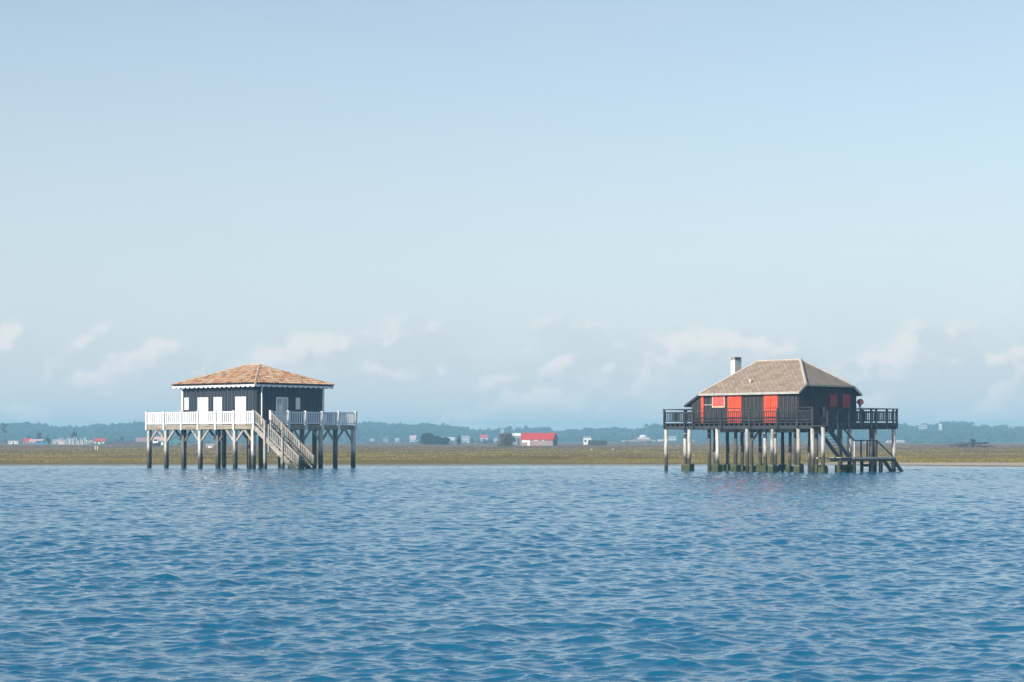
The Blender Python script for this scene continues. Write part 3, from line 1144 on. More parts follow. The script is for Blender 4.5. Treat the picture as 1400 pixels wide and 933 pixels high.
# ------------------------------------------------------------------ the stilt house with red shutters
def house_slate():
    L, Wd = 8.0, 6.2
    root = empty('stilt_house', (17.67, 131.0, 0), R(-46))
    tag(root, 'black boarded stilt house with grey brown slate roof, chimney and red shutters', 'stilt house', 'stilt houses standing in the bay')
    x0, x1, y0, y1 = -L / 2, L / 2, -Wd / 2, Wd / 2
    D = 3.18
    ze, zh, zr = 5.12, 5.60, 7.32
    xe0, xe1, ye0, ye1 = -3.98, 4.38, -3.45, 3.45
    yh = 2.74                                     # half width of the clipped gable
    rx0, rx1 = -1.72, 1.82
    hip_z = lambda yy: ze + (3.45 - abs(yy)) * (zh - ze) / (3.45 - yh) if yy < 0 else 5.06 + (3.26 - yy) * (zh - 5.06) / (3.26 - 2.38)
    # walls
    m = MB()
    m.box((x0, y0, D - .04), (x1, y1, 5.02))
    boarded_wall(m, (x0, y0), (x1, y0), D, 5.14, (0, -1), .17)
    boarded_wall(m, (x1, y0), (x1, y1), D, 5.5, (1, 0), .17, ztop=lambda s: min(5.55, hip_z(y0 + s) - .06))
    boarded_wall(m, (x1, y1), (x0, y1), D, 5.14, (0, 1), .17)
    boarded_wall(m, (x0, y1), (x0, y0), D, 5.14, (-1, 0), .17)
    m.quad([(x1 - .002, y0, 5.02), (x1 - .002, -yh, 5.5), (x1 - .002, 2.3, 5.5), (x1 - .002, y1, 5.02)])
    m.build('wall', 'black_boards', root)
    # lean-to at the left end
    lx = -4.83
    m = MB()
    zl = lambda x: 5.02 + (x - x0) * .56
    m.quad([(lx, y0, D), (x0, y0, D), (x0, y0, zl(x0)), (lx, y0, zl(lx))])
    m.quad([(lx, y0, D), (lx, .6, D), (lx, .6, zl(lx)), (lx, y0, zl(lx))])
    m.quad([(lx, .6, D), (x0, .6, D), (x0, .6, zl(x0)), (lx, .6, zl(lx))])
    boarded_wall(m, (lx, y0), (x0, y0), D, 4.5, (0, -1), .17, ztop=lambda s: zl(lx + s) - .02)
    boarded_wall(m, (lx, .6), (lx, y0), D, zl(lx) - .03, (-1, 0), .17)
    lt = m.build('lean_to', 'black_boards', root, fix=False)
    m = MB()
    a0, a1 = -5.35, x0 - .02
    m.bar((a1, y0 - .22, zl(a1) + .05), (a0, y0 - .22, zl(a0) + .05), .05, .14)
    za, zb = zl(a1) + .06, zl(a0) + .06
    for dz in (0, -.06):
        m.quad([(a0, y0 - .19, zb + dz), (a1, y0 - .19, za + dz), (a1, .75, za + dz), (a0, .75, zb + dz)])
    m.quad([(a0, y0 - .19, zb), (a0, .75, zb), (a0, .75, zb - .06), (a0, y0 - .19, zb - .06)])
    m.build('lean_to_roof', 'black_paint', lt, fix=False)
    # main roof
    P = dict(fl=(xe0, ye0, ze), fr=(xe1, ye0, ze), hr=(xe1, -yh, zh), br=(xe1, 3.26, 5.06), hb=(xe1, 2.38, zh), bl=(xe0, 3.26, 5.06), r0=(rx0, 0, zr), r1=(rx1, 0, zr))
    faces = [(['fl', 'fr', 'hr', 'r1', 'r0'], 0, 'x'), (['hr', 'hb', 'r1'], 1, 'y'), (['hb', 'br', 'bl', 'r0', 'r1'], 0, 'x'), (['bl', 'fl', 'r0'], 0, 'y')]
    m = MB()
    for names, mi, ax in faces:
        pts = [Vector(P[k]) for k in names]
        e = Vector((1, 0, 0)) if ax == 'x' else Vector((0, 1, 0))
        nr = (pts[1] - pts[0]).cross(pts[2] - pts[0]).normalized()
        up = nr.cross(e).normalized()
        m.quad(pts, mi, [(p.dot(e), p.dot(up)) for p in pts])
        m.quad([p - Vector((0, 0, .09)) for p in reversed(pts)], 2, [(0, 0)] * len(pts))
    rf = m.build('roof', ['fibre_slate', 'panel_slate', 'dark_inside'], root, fix=False)
    # pale edge boards and hip mouldings
    m = MB()
    dn = Vector((0, 0, -.05))
    for a, b in (('fl', 'fr'), ('fr', 'hr'), ('hb', 'br'), ('br', 'bl'), ('bl', 'fl')):
        m.bar(Vector(P[a]) + dn, Vector(P[b]) + dn, .05, .14)
    m.build('eave_board', 'pale_wood', rf)
    m = MB()
    m.bar(Vector(P['hr']) + dn, Vector(P['hb']) + dn, .05, .11)
    m.build('gable_gutter', 'weathered_wood', rf)
    up = Vector((0, 0, .03))
    for a, b in (('fl', 'r0'), ('hr', 'r1'), ('hb', 'r1'), ('bl', 'r0'), ('r0', 'r1')):
        rr = .10 if (a, b) == ('hr', 'r1') else .06
        MB().tube([Vector(P[a]) + up, Vector(P[b]) + up], [rr, rr], 8).build('ridge_cap' if a == 'r0' else 'hip_cap', 'mortar', rf)
    m = MB().tube([(-.42, -2.42, 5.86), (-.42, -2.42, 5.98)], [.07, .05], 8).tube([(-.42, -2.42, 5.98), (-.42, -2.42, 6.02)], [.12, .12], 8)
    m.build('roof_vent', 'white_paint', rf)
    # chimney on the far side of the left hip
    cx_, cy_ = -3.74, 0.15
    m = MB().box((cx_ - .18, cy_ - .34, 5.2), (cx_ + .18, cy_ + .34, 7.46))
    ch = m.build('chimney', 'render_white', rf)
    m = MB()
    m.box((cx_ - .21, cy_ - .37, 7.463), (cx_ + .21, cy_ + .37, 7.51))
    for yy in (-.27, 0, .27):
        m.box((cx_ - .17, cy_ + yy - .05, 7.51), (cx_ + .16, cy_ + yy + .05, 7.61))
    m.box((cx_ - .20, cy_ - .36, 7.61), (cx_ + .20, cy_ + .36, 7.67))
    m.build('chimney_cap', 'chimney_cap', rf)
    # red doors and shutters
    pf, pr = y0 - .09, x1 + .09
    def boards(name, a, b, z0, z1, axis, mat, leaves=2, t_=.05):
        m = MB()
        for k in range(leaves):
            s0, s1 = a + (b - a) * k / leaves + .012, a + (b - a) * (k + 1) / leaves - .012
            nb = max(2, int((s1 - s0) / .15))
            for j in range(nb):
                q0, q1 = s0 + (s1 - s0) * j / nb + .005, s0 + (s1 - s0) * (j + 1) / nb - .005
                if axis == 'y': m.box((q0, pf - t_, z0), (q1, pf, z1))
                else: m.box((pr, q0, z0), (pr + t_, q1, z1))
            for zz in (z0 + .2 * (z1 - z0), z0 + .8 * (z1 - z0)):
                if axis == 'y': m.box((s0 + .03, pf - t_ - .02, zz - .05), (s1 - .03, pf - t_ + .002, zz + .05))
                else: m.box((pr + t_ - .002, s0 + .03, zz - .05), (pr + t_ + .02, s1 - .03, zz + .05))
        return m.build(name, mat, root)
    boards('door', -1.68, -.49, D + .02, 5.01, 'y', 'red_paint')
    boards('door', 1.34, 2.50, D + .02, 5.03, 'y', 'red_paint')
    MB().box((-3.97, pf - .05, D + .02), (-3.74, pf, 5.02)).build('door_post', 'red_paint', root)
    boards('shutter', .12, .88, 4.22, 5.03, 'x', 'dull_red', 1)
    boards('shutter', 1.46, 2.33, 4.17, 5.06, 'x', 'dull_red', 1)
    # framed faded red hatch with its pale sill bar
    a, b, z0, z1 = -2.98, -1.90, 4.20, 5.00
    m = MB()
    m.box((a, pf - .07, z0), (b, pf, z0 + .075))
    m.box((a, pf - .07, z1 - .04), (b, pf, z1))
    m.box((a, pf - .07, z0 + .075), (a + .05, pf, z1 - .04))
    m.box((b - .06, pf - .07, z0 + .075), (b, pf, z1 - .04))
    hf = m.build('hatch_frame', 'cream_frame', root)
    m = MB()
    nb = 7
    for j in range(nb):
        m.box((a + .052 + (b - a - .115) * j / nb, pf - .05, z0 + .077), (a + .052 + (b - a - .115) * (j + 1) / nb - .012, pf - .01, z1 - .042))
    m.build('hatch_panel', 'faded_red', hf)
    MB().box((-3.70, pf - .06, 4.36), (-2.985, pf, 4.41)).build('sill_bar', 'pale_wood', root)
    # round float hung on a bracket at the back corner
    m = MB()
    c = Vector((4.22, 3.30, 4.56))
    ax = Vector((math.cos(R(46)) * 0 + .72, -.69, 0)).normalized()
    m.tube([c - ax * .10, c - ax * .06, c + ax * .06, c + ax * .10], [.14, .21, .21, .14], 20)
    m.build('round_float', 'maroon', root)
    MB().bar((4.0, 3.12, 4.56), c - ax * .05, .06, .06).bar((4.2, 3.28, 4.2), (4.2, 3.28, 4.5), .10, .10).build('float_bracket', 'black_paint', root)
    # deck
    dx0, dx1, dy0, dy1 = -6.14, 6.34, -4.5, 4.42
    m = MB()
    k = int((dy1 - dy0) / .16)
    for i in range(k):
        a = dy0 + i * (dy1 - dy0) / k
        m.box((dx0, a, D - .05), (dx1, a + (dy1 - dy0) / k - .008, D))
    m.build('deck', 'black_paint', root)
    m = MB()                                       # joist ends showing under the deck edge
    for x in np.arange(dx0 + .15, dx1, .42):
        m.box((x - .05, dy0 + .03, 2.99), (x + .05, dy1 - .03, D - .053))
    m.build('joists', 'black_paint', root)
    m = MB()
    m.box((dx0 + .02, dy0 + .04, 2.76), (dx1 - .02, dy0 + .20, 2.985))
    m.box((dx0 + .02, dy1 - .2, 2.76), (dx1 - .02, dy1 - .04, 2.985))
    m.box((dx1 - .18, dy0 + .21, 2.76), (dx1 - .02, dy1 - .21, 2.985))
    m.box((dx0 + .02, dy0 + .21, 2.76), (dx0 + .18, dy1 - .21, 2.985))
    for y in (y0, -.2, y1):
        m.box((dx0 + .2, y - .1, 2.76), (dx1 - .2, y + .1, 2.985))
    m.build('deck_beam', 'black_paint', root)
    m = MB()
    m.box((-2.6, -2.9, 2.56), (3.6, -2.75, 2.757))
    m.box((-2.6, 1.2, 2.56), (3.6, 1.35, 2.757))
    m.build('floor_beam', 'weathered_wood', root)
    m = MB()
    m.box((dx1 + .002, dy0 + .8, 2.99), (dx1 + .05, dy1, D - .002))
    m.build('edge_board', 'black_paint', root)
    # balustrade
    zt = 4.08
    fx = [-6.08, -4.28, -3.54, -1.13, 1.23, 3.52, 5.09, 6.28]
    for x in fx:
        post(root, x, dy0 - .02, 2.80, zt - .02, .11, 'black_paint')
    for a, b in zip(fx[:-1], fx[1:]):
        rail_panel(root, (a + .06, dy0 - .02), (b - .06, dy0 - .02), D + .10, zt - .16, 'black_paint', .055, .15, .06, .045)
    MB().box((dx0 - .03, dy0 - .09, zt - .018), (dx1 + .04, dy0 + .05, zt + .035)).build('top_rail', 'black_paint', root)
    ry = [-3.43, -2.1, -.87, .4, 1.55, 2.07, 3.25, 4.36]
    for y in ry:
        post(root, dx1 + .02, y, 2.80, zt - .02, .11, 'black_paint')
    for a, b in zip([dy0 + .9] + ry[:-1], ry):
        if b - a < .3: continue
        rail_panel(root, (dx1 + .02, a + .06), (dx1 + .02, b - .06), D + .10, zt - .16, 'black_paint', .05, .15, .06, .045)
    MB().box((dx1 - .05, -3.5, zt - .018), (dx1 + .09, dy1 + .06, zt + .035)).build('top_rail', 'black_paint', root)
    bx = np.linspace(dx0 + .06, dx1 - .3, 6)
    for i, x in enumerate(bx):
        post(root, x, dy1 - .02, 2.80, zt - .02, .11, 'black_paint')
        if i < 5: rail_panel(root, (x + .06, dy1 - .02), (bx[i + 1] - .06, dy1 - .02), D + .10, zt - .16, 'black_paint', .055, .15, .06, .045)
    MB().box((dx0, dy1 - .09, zt - .018), (dx1 - .06, dy1 + .05, zt + .035)).build('top_rail', 'black_paint', root)
    lyy = np.linspace(dy0 + .05, dy1 - .1, 5)
    for i in range(4):
        if i: post(root, dx0 + .02, lyy[i], 2.80, zt - .02, .11, 'black_paint')
        rail_panel(root, (dx0 + .02, lyy[i] + .06), (dx0 + .02, lyy[i + 1] - .06), D + .10, zt - .16, 'black_paint', .055, .15, .06, .045)
    MB().box((dx0 - .05, dy0 + .06, zt - .018), (dx0 + .09, dy1 - .1, zt + .035)).build('top_rail', 'black_paint', root)
    # stilts: pale poles along the front edge, darker ones under the house
    q = random.Random(3)
    for x, ft in ((-6.07, 0), (-4.03, .46), (-1.60, .46), (.90, 0), (2.95, .44), (5.05, .48), (6.15, 0)):
        round_stilt(root, x, dy0 + .15, 2.78, 'stilt_wood', .125, ft)
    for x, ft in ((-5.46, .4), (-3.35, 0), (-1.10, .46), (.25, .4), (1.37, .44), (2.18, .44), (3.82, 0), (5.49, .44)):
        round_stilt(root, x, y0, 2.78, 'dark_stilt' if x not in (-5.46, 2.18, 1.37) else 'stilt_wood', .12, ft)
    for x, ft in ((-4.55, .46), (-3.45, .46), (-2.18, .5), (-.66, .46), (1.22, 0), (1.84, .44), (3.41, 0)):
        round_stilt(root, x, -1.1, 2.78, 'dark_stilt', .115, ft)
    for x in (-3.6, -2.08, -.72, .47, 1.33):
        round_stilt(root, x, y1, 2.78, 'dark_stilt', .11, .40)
    for x in (-5.9, -5.9):
        pass
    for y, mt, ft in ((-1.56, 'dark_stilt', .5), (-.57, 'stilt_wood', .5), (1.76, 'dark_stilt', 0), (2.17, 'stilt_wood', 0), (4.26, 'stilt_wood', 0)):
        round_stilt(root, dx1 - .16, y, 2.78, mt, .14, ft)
    o = round_stilt(root, 6.98, dy0 + .12, 2.90, 'stilt_wood', .125, .44)
    MB().bar((.30, y0, 2.0), (.95, y0, 2.75), .1, .1).build('brace', 'dark_stilt', root)
    # stairs: steep flight, long landing just above the water, short flight into it
    st = empty('staircase', (0, 0, 0))
    st.parent = root
    ua, ub = 6.44, 7.24
    MB().box((6.40, -4.60, 2.90), (7.34, -4.20, 2.97)).build('top_platform', 'black_paint', st)
    A, B = (-4.22, 2.86), (-1.98, .99)
    def flight(a, b, n, mat='black_paint', over=0.0):
        for u in (ua, ub):
            MB().bar((u, a[0], a[1] - .10), (u, b[0], b[1] - .10), .06, .26).build('stringer', mat, st)
        for k in range(1, n):
            y = a[0] + (b[0] - a[0]) * k / n
            z = a[1] + (b[1] - a[1]) * k / n
            MB().box((ua + .03, y - .10, z - .03), (ub - .03, y + .13, z + .005)).build('tread', mat, st)
    flight(A, B, 10)
    LZ = .97
    m = MB()
    for i in range(36):
        y = -3.0 + i * 5.76 / 36
        m.box((ua - .06, y, LZ - .045), (ub + .06, y + .15, LZ))
    m.build('landing', 'pale_wood', st)
    MB().box((ub + .062, -1.75, LZ - .12), (ub + .10, 2.72, LZ - .005)).build('landing_edge', 'pale_wood', st)
    MB().box((ub - .04, -3.0, LZ - .25), (ub + .05, 2.7, LZ - .125)).box((ua - .04, -3.0, LZ - .25), (ua + .05, 2.7, LZ - .05)).build('landing_beam', 'dark_stilt', st)
    MB().bar((6.75, -4.7, .93), (6.75, -2.6, .86), .10, .12).build('tie_beam', 'weathered_wood', st)
    flight((2.72, LZ - .06), (4.05, -.25), 6)
    for u, y in ((ub, -1.5), (ua, 0.4), (ub, .4), (ua, 2.5), (ub, 1.3)):
        MB().box((u - .08, y - .08, -1.2), (u + .08, y + .08, LZ - .125)).build('landing_post', 'dark_stilt', st)
    MB().box((ua + .1, .3, .35), (ub + .0, .42, .52)).build('cross_beam', 'dark_stilt', st)
    # handrails of the first flight and the landing
    m = MB()
    m.bar((ub, -4.3, 3.86), (ub, -1.5, 2.02), .06, .08)
    m.bar((ua, -4.3, 3.86), (ua, -1.9, 1.95), .06, .08)
    m.bar((ub, -1.45, 2.02), (ub, .89, 2.02), .06, .07)
    m.bar((ub, .89, 2.02), (ub, 2.66, 1.0), .06, .07)
    m.build('handrail', 'black_paint', st)
    for y, zt_ in ((-4.28, 3.86), (-3.2, 3.10)):
        MB().box((ub - .045, y - .045, 2.0 + (-3.2 - y) * .8), (ub + .045, y + .045, zt_)).build('handrail_post', 'black_paint', st)
    MB().box((ub - .05, -1.50, LZ), (ub + .05, -1.38, 2.0)).build('handrail_post', 'pale_wood', st)
    for y in (-.78, -.12, .89):
        MB().box((ub - .04, y - .05, LZ), (ub + .04, y + .05, 1.99)).build('handrail_post', 'black_paint', st)
    return root


house_slate()


# ------------------------------------------------------------------ far buildings, trees and small things on the marsh
def at(px, Y):
    return (px - 700) / F * Y


def gz(px, Y):
    x = at(px, Y)
    return float(ground_z(np.array([x]), np.array([Y]))[0])


def house(px0, px1, ytop, Y, label, wall='far_white', roof='far_tile', depth=.8, eave=.55, ridge='x', base=None, rz=0.0, wins=3, cat='house', name='house', group=None, hipped=False, openings='far_glass', door=True):
    """small gabled or hipped house; px0..px1 its width, ytop its ridge in the photograph, Y its distance"""
    w = (px1 - px0) / F * Y
    zb = gz((px0 + px1) / 2, Y) if base is None else base
    h = EYE + (HOR - ytop) / F * Y - zb
    d = w * depth
    root = empty(name, (at((px0 + px1) / 2, Y), Y + d / 2, zb), rz)
    tag(root, label, cat, group)
    he = h * eave
    a, b = w / 2 * .94, d / 2 * .94
    m = MB().box((-a, -b, -.6), (a, b, he))
    if not hipped:
        if ridge == 'x':
            for s in (-1, 1): m.quad([(s * a, -b, he), (s * a, b, he), (s * a, 0, h - .08)])
        else:
            for s in (-1, 1): m.quad([(-a, s * b, he), (a, s * b, he), (0, s * b, h - .08)])
    m.build('wall', wall, root, fix=False)
    m = MB()
    A, B = w / 2, d / 2
    t_ = max(.12, h * .04)
    if hipped:
        r = min(A, B) * .9
        q = [(-A, -B, he), (A, -B, he), (A, B, he), (-A, B, he)]
        R0, R1 = (-A + r, 0, h), (A - r, 0, h)
        for f in ([q[0], q[1], R1, R0], [q[1], q[2], R1], [q[2], q[3], R0, R1], [q[3], q[0], R0]):
            m.quad(f)
        m.box((-A, -B, he - t_), (A, B, he))
    else:
        for dz in (0, -t_):
            if ridge == 'x':
                m.quad([(-A, -B, he + dz), (A, -B, he + dz), (A, 0, h + dz), (-A, 0, h + dz)])
                m.quad([(-A, B, he + dz), (A, B, he + dz), (A, 0, h + dz), (-A, 0, h + dz)])
            else:
                m.quad([(-A, -B, he + dz), (-A, B, he + dz), (0, B, h + dz), (0, -B, h + dz)])
                m.quad([(A, -B, he + dz), (A, B, he + dz), (0, B, h + dz), (0, -B, h + dz)])
        if ridge == 'x':
            for s in (-1, 1):
                m.quad([(-A, s * B, he), (A, s * B, he), (A, s * B, he - t_), (-A, s * B, he - t_)])
                for e in (-1, 1): m.quad([(e * A, s * B, he), (e * A, 0, h), (e * A, 0, h - t_), (e * A, s * B, he - t_)])
        else:
            for s in (-1, 1):
                m.quad([(s * A, -B, he), (s * A, B, he), (s * A, B, he - t_), (s * A, -B, he - t_)])
                for e in (-1, 1): m.quad([(s * A, e * B, he), (0, e * B, h), (0, e * B, h - t_), (s * A, e * B, he - t_)])
    m.build('roof', roof, root, fix=False)
    for k in range(wins):
        x = -a + (k + .5) * 2 * a / max(wins, 1)
        ww, hh = min(.5, a / wins * .5), he * .17
        if door and k == wins // 2:
            MB().box((x - ww * .9, -b - .05, 0), (x + ww * .9, -b + .02, he * .72)).build('door', openings, root)
        else:
            MB().box((x - ww, -b - .05, he * .55 - hh), (x + ww, -b + .02, he * .55 + hh)).build('window', openings, root)
    return root


def tree(px, ytop, wpx, Y, label, name='tree', mat='dark_leaves', trunk=.3, shape='round', base=None, group=None, seed=1, per=34, leaf=.34, lobes=24, cat='tree'):
    zb = gz(px, Y) if base is None else base
    h = EYE + (HOR - ytop) / F * Y - zb
    w = wpx / F * Y
    root = empty(name, (at(px, Y), Y, zb))
    tag(root, label, cat, group)
    g = np.random.default_rng(seed)
    q = random.Random(seed)
    m = MB()
    lean = q.uniform(-.04, .04) * h
    tp = [(0, 0, -.3), (lean * .3, 0, h * .3), (lean * .7, 0, h * .6), (lean, 0, h * .88)]
    r0 = max(.06, h * .024)
    m.tube(tp, [r0, r0 * .8, r0 * .5, r0 * .15], 7)
    for k in range(7):
        f = q.uniform(max(.12, trunk), .8)
        a = q.uniform(0, 6.28)
        ln = w * .4 * q.uniform(.6, 1) * (1.1 - f * .6)
        p = Vector((lean * f, 0, h * f))
        m.tube([p, p + Vector((math.cos(a) * ln * .6, math.sin(a) * ln * .6, ln * .25)), p + Vector((math.cos(a) * ln, math.sin(a) * ln, ln * .6))], [r0 * .4, r0 * .25, r0 * .08], 5)
    m.build('trunk', 'bark', root)
    Cc, Rr = [], []
    for k in range(lobes):
        f = g.random()
        a = g.uniform(0, 6.28)
        if shape == 'cone':
            z = h * (trunk + (1 - trunk) * f)
            rr = w / 2 * (1 - f) ** .8 * g.uniform(.2, .8)
            lr = w * .22 * (1.1 - f)
        elif shape == 'flat':
            z = h * (trunk + (1 - trunk) * (.35 + .6 * f))
            rr = w / 2 * g.uniform(.1, .8)
            lr = w * .20
        else:
            z = h * (trunk + (1 - trunk) * f)
            prof = math.sin(math.pi * min(1, .12 + f * .86)) ** .6
            rr = w / 2 * prof * g.uniform(.1, .78)
            lr = w * .2
        Cc.append((lean * .7 + math.cos(a) * rr, math.sin(a) * rr, min(z, h - lr * .6)))
        Rr.append((lr, lr, lr * g.uniform(.6, .95)))
    v, f, tt = leaf_cloud(np.array(Cc), np.array(Rr), per, leaf * max(.6, w / 6), seed)
    np_mesh('crown', v, f, mat, tt, parent=root)
    return root


GH = 'houses of the oyster village on the left shore'
house(11, 25, 602.3, 800, 'low white shed with pale roof at the far left of the marsh', 'far_white', 'far_grey', .5, .78, wins=3, openings='far_dark', group=GH, name='shed', cat='shed')
house(31, 42, 599.5, 840, 'small house with dark red roof behind the pink roofed one', 'far_brick', 'far_red', .8, .5, group=GH, wins=2)
house(39, 58, 600.5, 810, 'low house with broad pink tiled roof between dark trees', 'far_grey', 'far_pink', .7, .45, group=GH, wins=3)
house(48.5, 65, 603, 780, 'bright blue boathouse in front of the pink roofed house', 'far_blue', 'far_navy', .6, .7, group=GH, name='boathouse', cat='boathouse', wins=2)
house(71, 80.5, 601, 820, 'pale sand coloured house with grey roof beside the oyster stakes', 'far_cream', 'far_grey', .8, .5, group=GH, wins=2)
house(80, 87.5, 602.5, 800, 'tiny salmon coloured hut next to the sand coloured house', 'far_pink', 'far_tile', .8, .55, group=GH, name='hut', cat='hut', wins=2, openings='far_white')
house(117, 128, 602.3, 830, 'grey weathered hut left of the crimson roofed house', 'far_grey', 'far_grey', .7, .55, group=GH, name='hut', cat='hut', wins=2)
house(127, 144, 599.5, 800, 'long house with crimson roof and green walls on the left shore', 'far_green', 'far_red', .6, .5, group=GH, wins=3, openings='far_white')
house(143.5, 159, 600, 790, 'low house with dark blue grey roof at the start of the dyke', 'far_navy', 'far_navy', .6, .5, group=GH, wins=2)
house(185, 206, 598.5, 780, 'grey brown house with dull pink roof seen beside the first white post', 'far_grey', 'far_brick', .7, .5, group=GH, wins=3)
house(209, 226, 597.3, 620, 'green house with pink red roof seen under the clay roofed house', 'far_green', 'far_pink', .6, .55, group=GH, wins=2, openings='far_white')
house(230, 250, 598.2, 640, 'dark gabled house with pale green front seen under the clay roofed house', 'far_green', 'far_navy', .6, .45, group=GH, ridge='y', wins=2)
house(281, 293, 607, 420, 'low pinkish shack with white door seen between the stilts', 'far_brick', 'far_grey', .6, .6, group=GH, name='shack', cat='shack', wins=1, openings='far_white')

# dyke in front of the village
def dyke():
    m = MB()
    Y = 640
    xs = np.linspace(at(138, Y), at(212, Y), 50)
    prev = None
    for i, x in enumerate(xs):
        e = min(1, i / 14) * min(1, (len(xs) - 1 - i) / 8 + .3)
        zb = float(ground_z(np.array([x]), np.array([float(Y)]))[0])
        hgt = zb + 1.0 * e + .12 * math.sin(i * 1.7)
        ring = [(x, Y - 6, zb - .1), (x, Y - 2.2, hgt * .8), (x, Y - 1, hgt), (x, Y + 2, hgt), (x, Y + 6, zb - .1)]
        if prev:
            for k in range(4): m.quad([prev[k], ring[k], ring[k + 1], prev[k + 1]])
        prev = ring
    o = m.build('dyke', 'marsh_soil', fix=False)
    tag(o, 'low grassy dyke on the marsh left of the clay roofed house', kind='structure')


dyke()

# oyster stakes
GS = 'pale oyster stakes standing on the left shore'
q = random.Random(12)
proto = None
for i in range(24):
    px = 80 + i * 1.75 + q.uniform(-.5, .5)
    Y = 700 + q.uniform(-25, 40)
    if proto is None:
        m = MB().tube([(0, 0, -.5), (.03, 0, 1.3), (-.02, .02, 2.6)], [.13, .12, .09], 7)
        o = m.build('stake', 'render_white')
        proto = o
    else:
        o = proto.copy()
        COL.objects.link(o)
    o.location = (at(px, Y), Y, gz(px, Y))
    o.rotation_euler = (R(q.uniform(-4, 4)), R(q.uniform(-4, 4)), q.uniform(0, 6))
    o.scale = (1, 1, q.uniform(.6, 1.15))
    tag(o, 'thin pale upright stake in the row on the left shore', 'stake', GS)
for px, yy in ((130.5, 330), (133.5, 332)):
    o = proto.copy()
    COL.objects.link(o)
    o.location = (at(px, yy), yy, gz(px, yy))
    o.scale = (.7, .7, .28)
    tag(o, 'short pale stump standing alone on the marsh in front of the dyke', 'stake', 'short stumps on the open marsh')

# village trees
tree(7, 577, 13, 900, 'tall sparse pine at the far left edge of the shore', 'pine_tree', 'pine_leaves', .30, 'flat', seed=3, lobes=14, per=26)
tree(39, 596.5, 8, 850, 'small dark tree behind the dark red roof', 'tree', 'dark_leaves', .2, seed=5)
tree(53, 592, 10.5, 850, 'round dark tree behind the blue boathouse', 'tree', 'dark_leaves', .2, seed=6, lobes=30)
tree(65.5, 598, 9, 830, 'low bushy tree right of the blue boathouse', 'tree', 'dark_leaves', .1, seed=7)
tree(102, 586.5, 11, 860, 'pointed tree with bare lower trunk among the oyster stakes', 'tree', 'dark_leaves', .42, 'cone', seed=8)
tree(167, 597, 7, 900, 'small faint tree behind the dyke', 'tree', 'pine_leaves', .3, seed=9, lobes=14)

# houses far back on the wooded shore
def hillz(Y):
    return float(np.interp(Y, [1480, 1530, 1600, 1700], [.5, .9, 2.4, 5.4]))


GV = 'white houses along the far wooded shore'
for px0, px1, yt, Y, lab, wall, roof in (
        (505, 512, 600, 1420, 'faint grey hut at the wood edge right of the clay roofed house', 'far_grey', 'far_grey'),
        (523, 531, 597, 1470, 'pale blue grey house left of the red and white one', 'far_grey', 'far_navy'),
        (540, 546, 599, 1500, 'tiny pale house high among the trees', 'far_pale', 'far_grey'),
        (560, 569, 595.5, 1450, 'white house with pink roof left of the big dark bush', 'far_pale', 'far_pink'),
        (569, 576, 602, 1380, 'low white hut just left of the big dark bush', 'far_pale', 'far_grey'),
        (599, 605, 597, 1480, 'white gable showing above the dark bush', 'far_pale', 'far_grey'),
        (612, 622, 598, 1420, 'cream house between the bush and the conifer', 'far_cream', 'far_pale'),
        (631, 642, 596, 1430, 'bright white house just right of the conifer', 'far_pale', 'far_grey'),
        (656, 667, 594.5, 1450, 'white house with red roof left of the bare bush', 'far_pale', 'far_red'),
        (675, 680, 599, 1440, 'little white house behind the bare bush', 'far_pale', 'far_grey'),
        (850, 866, 602.5, 1300, 'long pink house left of the white domed building', 'far_pink', 'far_pink'),
        (866, 892, 600.5, 1320, 'long low pink building in front of the white domed one', 'far_pink', 'far_tile'),
        (889, 896, 602, 1290, 'small white annex right of the long pink building', 'far_pale', 'far_grey'),
        (899, 911, 601, 1320, 'white and pink house left of the first stilt', 'far_pale', 'far_pink'),
        (914, 925, 596.5, 1420, 'white house with pale grey roof behind the first pale stilt', 'far_pale', 'far_grey'),
        (945, 950, 602, 1400, 'tiny white house between the pale stilts', 'far_pale', 'far_grey'),
        (988, 998, 604, 1350, 'pale house seen between the dark stilts', 'far_pale', 'far_grey'),
        (1184, 1196, 602.5, 1300, 'low pinkish house seen behind the landing', 'far_pink', 'far_pale'),
        (1212, 1221, 602.5, 1300, 'pinkish white house seen left of the last stilt', 'far_pale', 'far_pink'),
        (1223, 1237, 602, 1300, 'pinkish white house just right of the last stilt', 'far_pink', 'far_pale')):
    house(px0, px1, yt, Y, lab, wall, roof, .7, .62, group=GV, wins=3, base=.5 if Y < 1480 else 1.0)
# houses up on the slope
house(684, 689, 586.5, 1690, 'white house high on the slope above the bare bush', 'far_pale', 'far_grey', .8, .72, base=4.5, group=GV, wins=2)
house(1256.5, 1268, 580.8, 1690, 'broad white house high in the wood right of the black stilt house', 'far_pale', 'far_grey', .6, .78, base=5.0, group=GV, wins=3)
house(1284, 1288, 579.5, 1690, 'tiny white house at the top of the wood on the right', 'far_pale', 'far_pale', .8, .78, base=5.0, group=GV, wins=1)


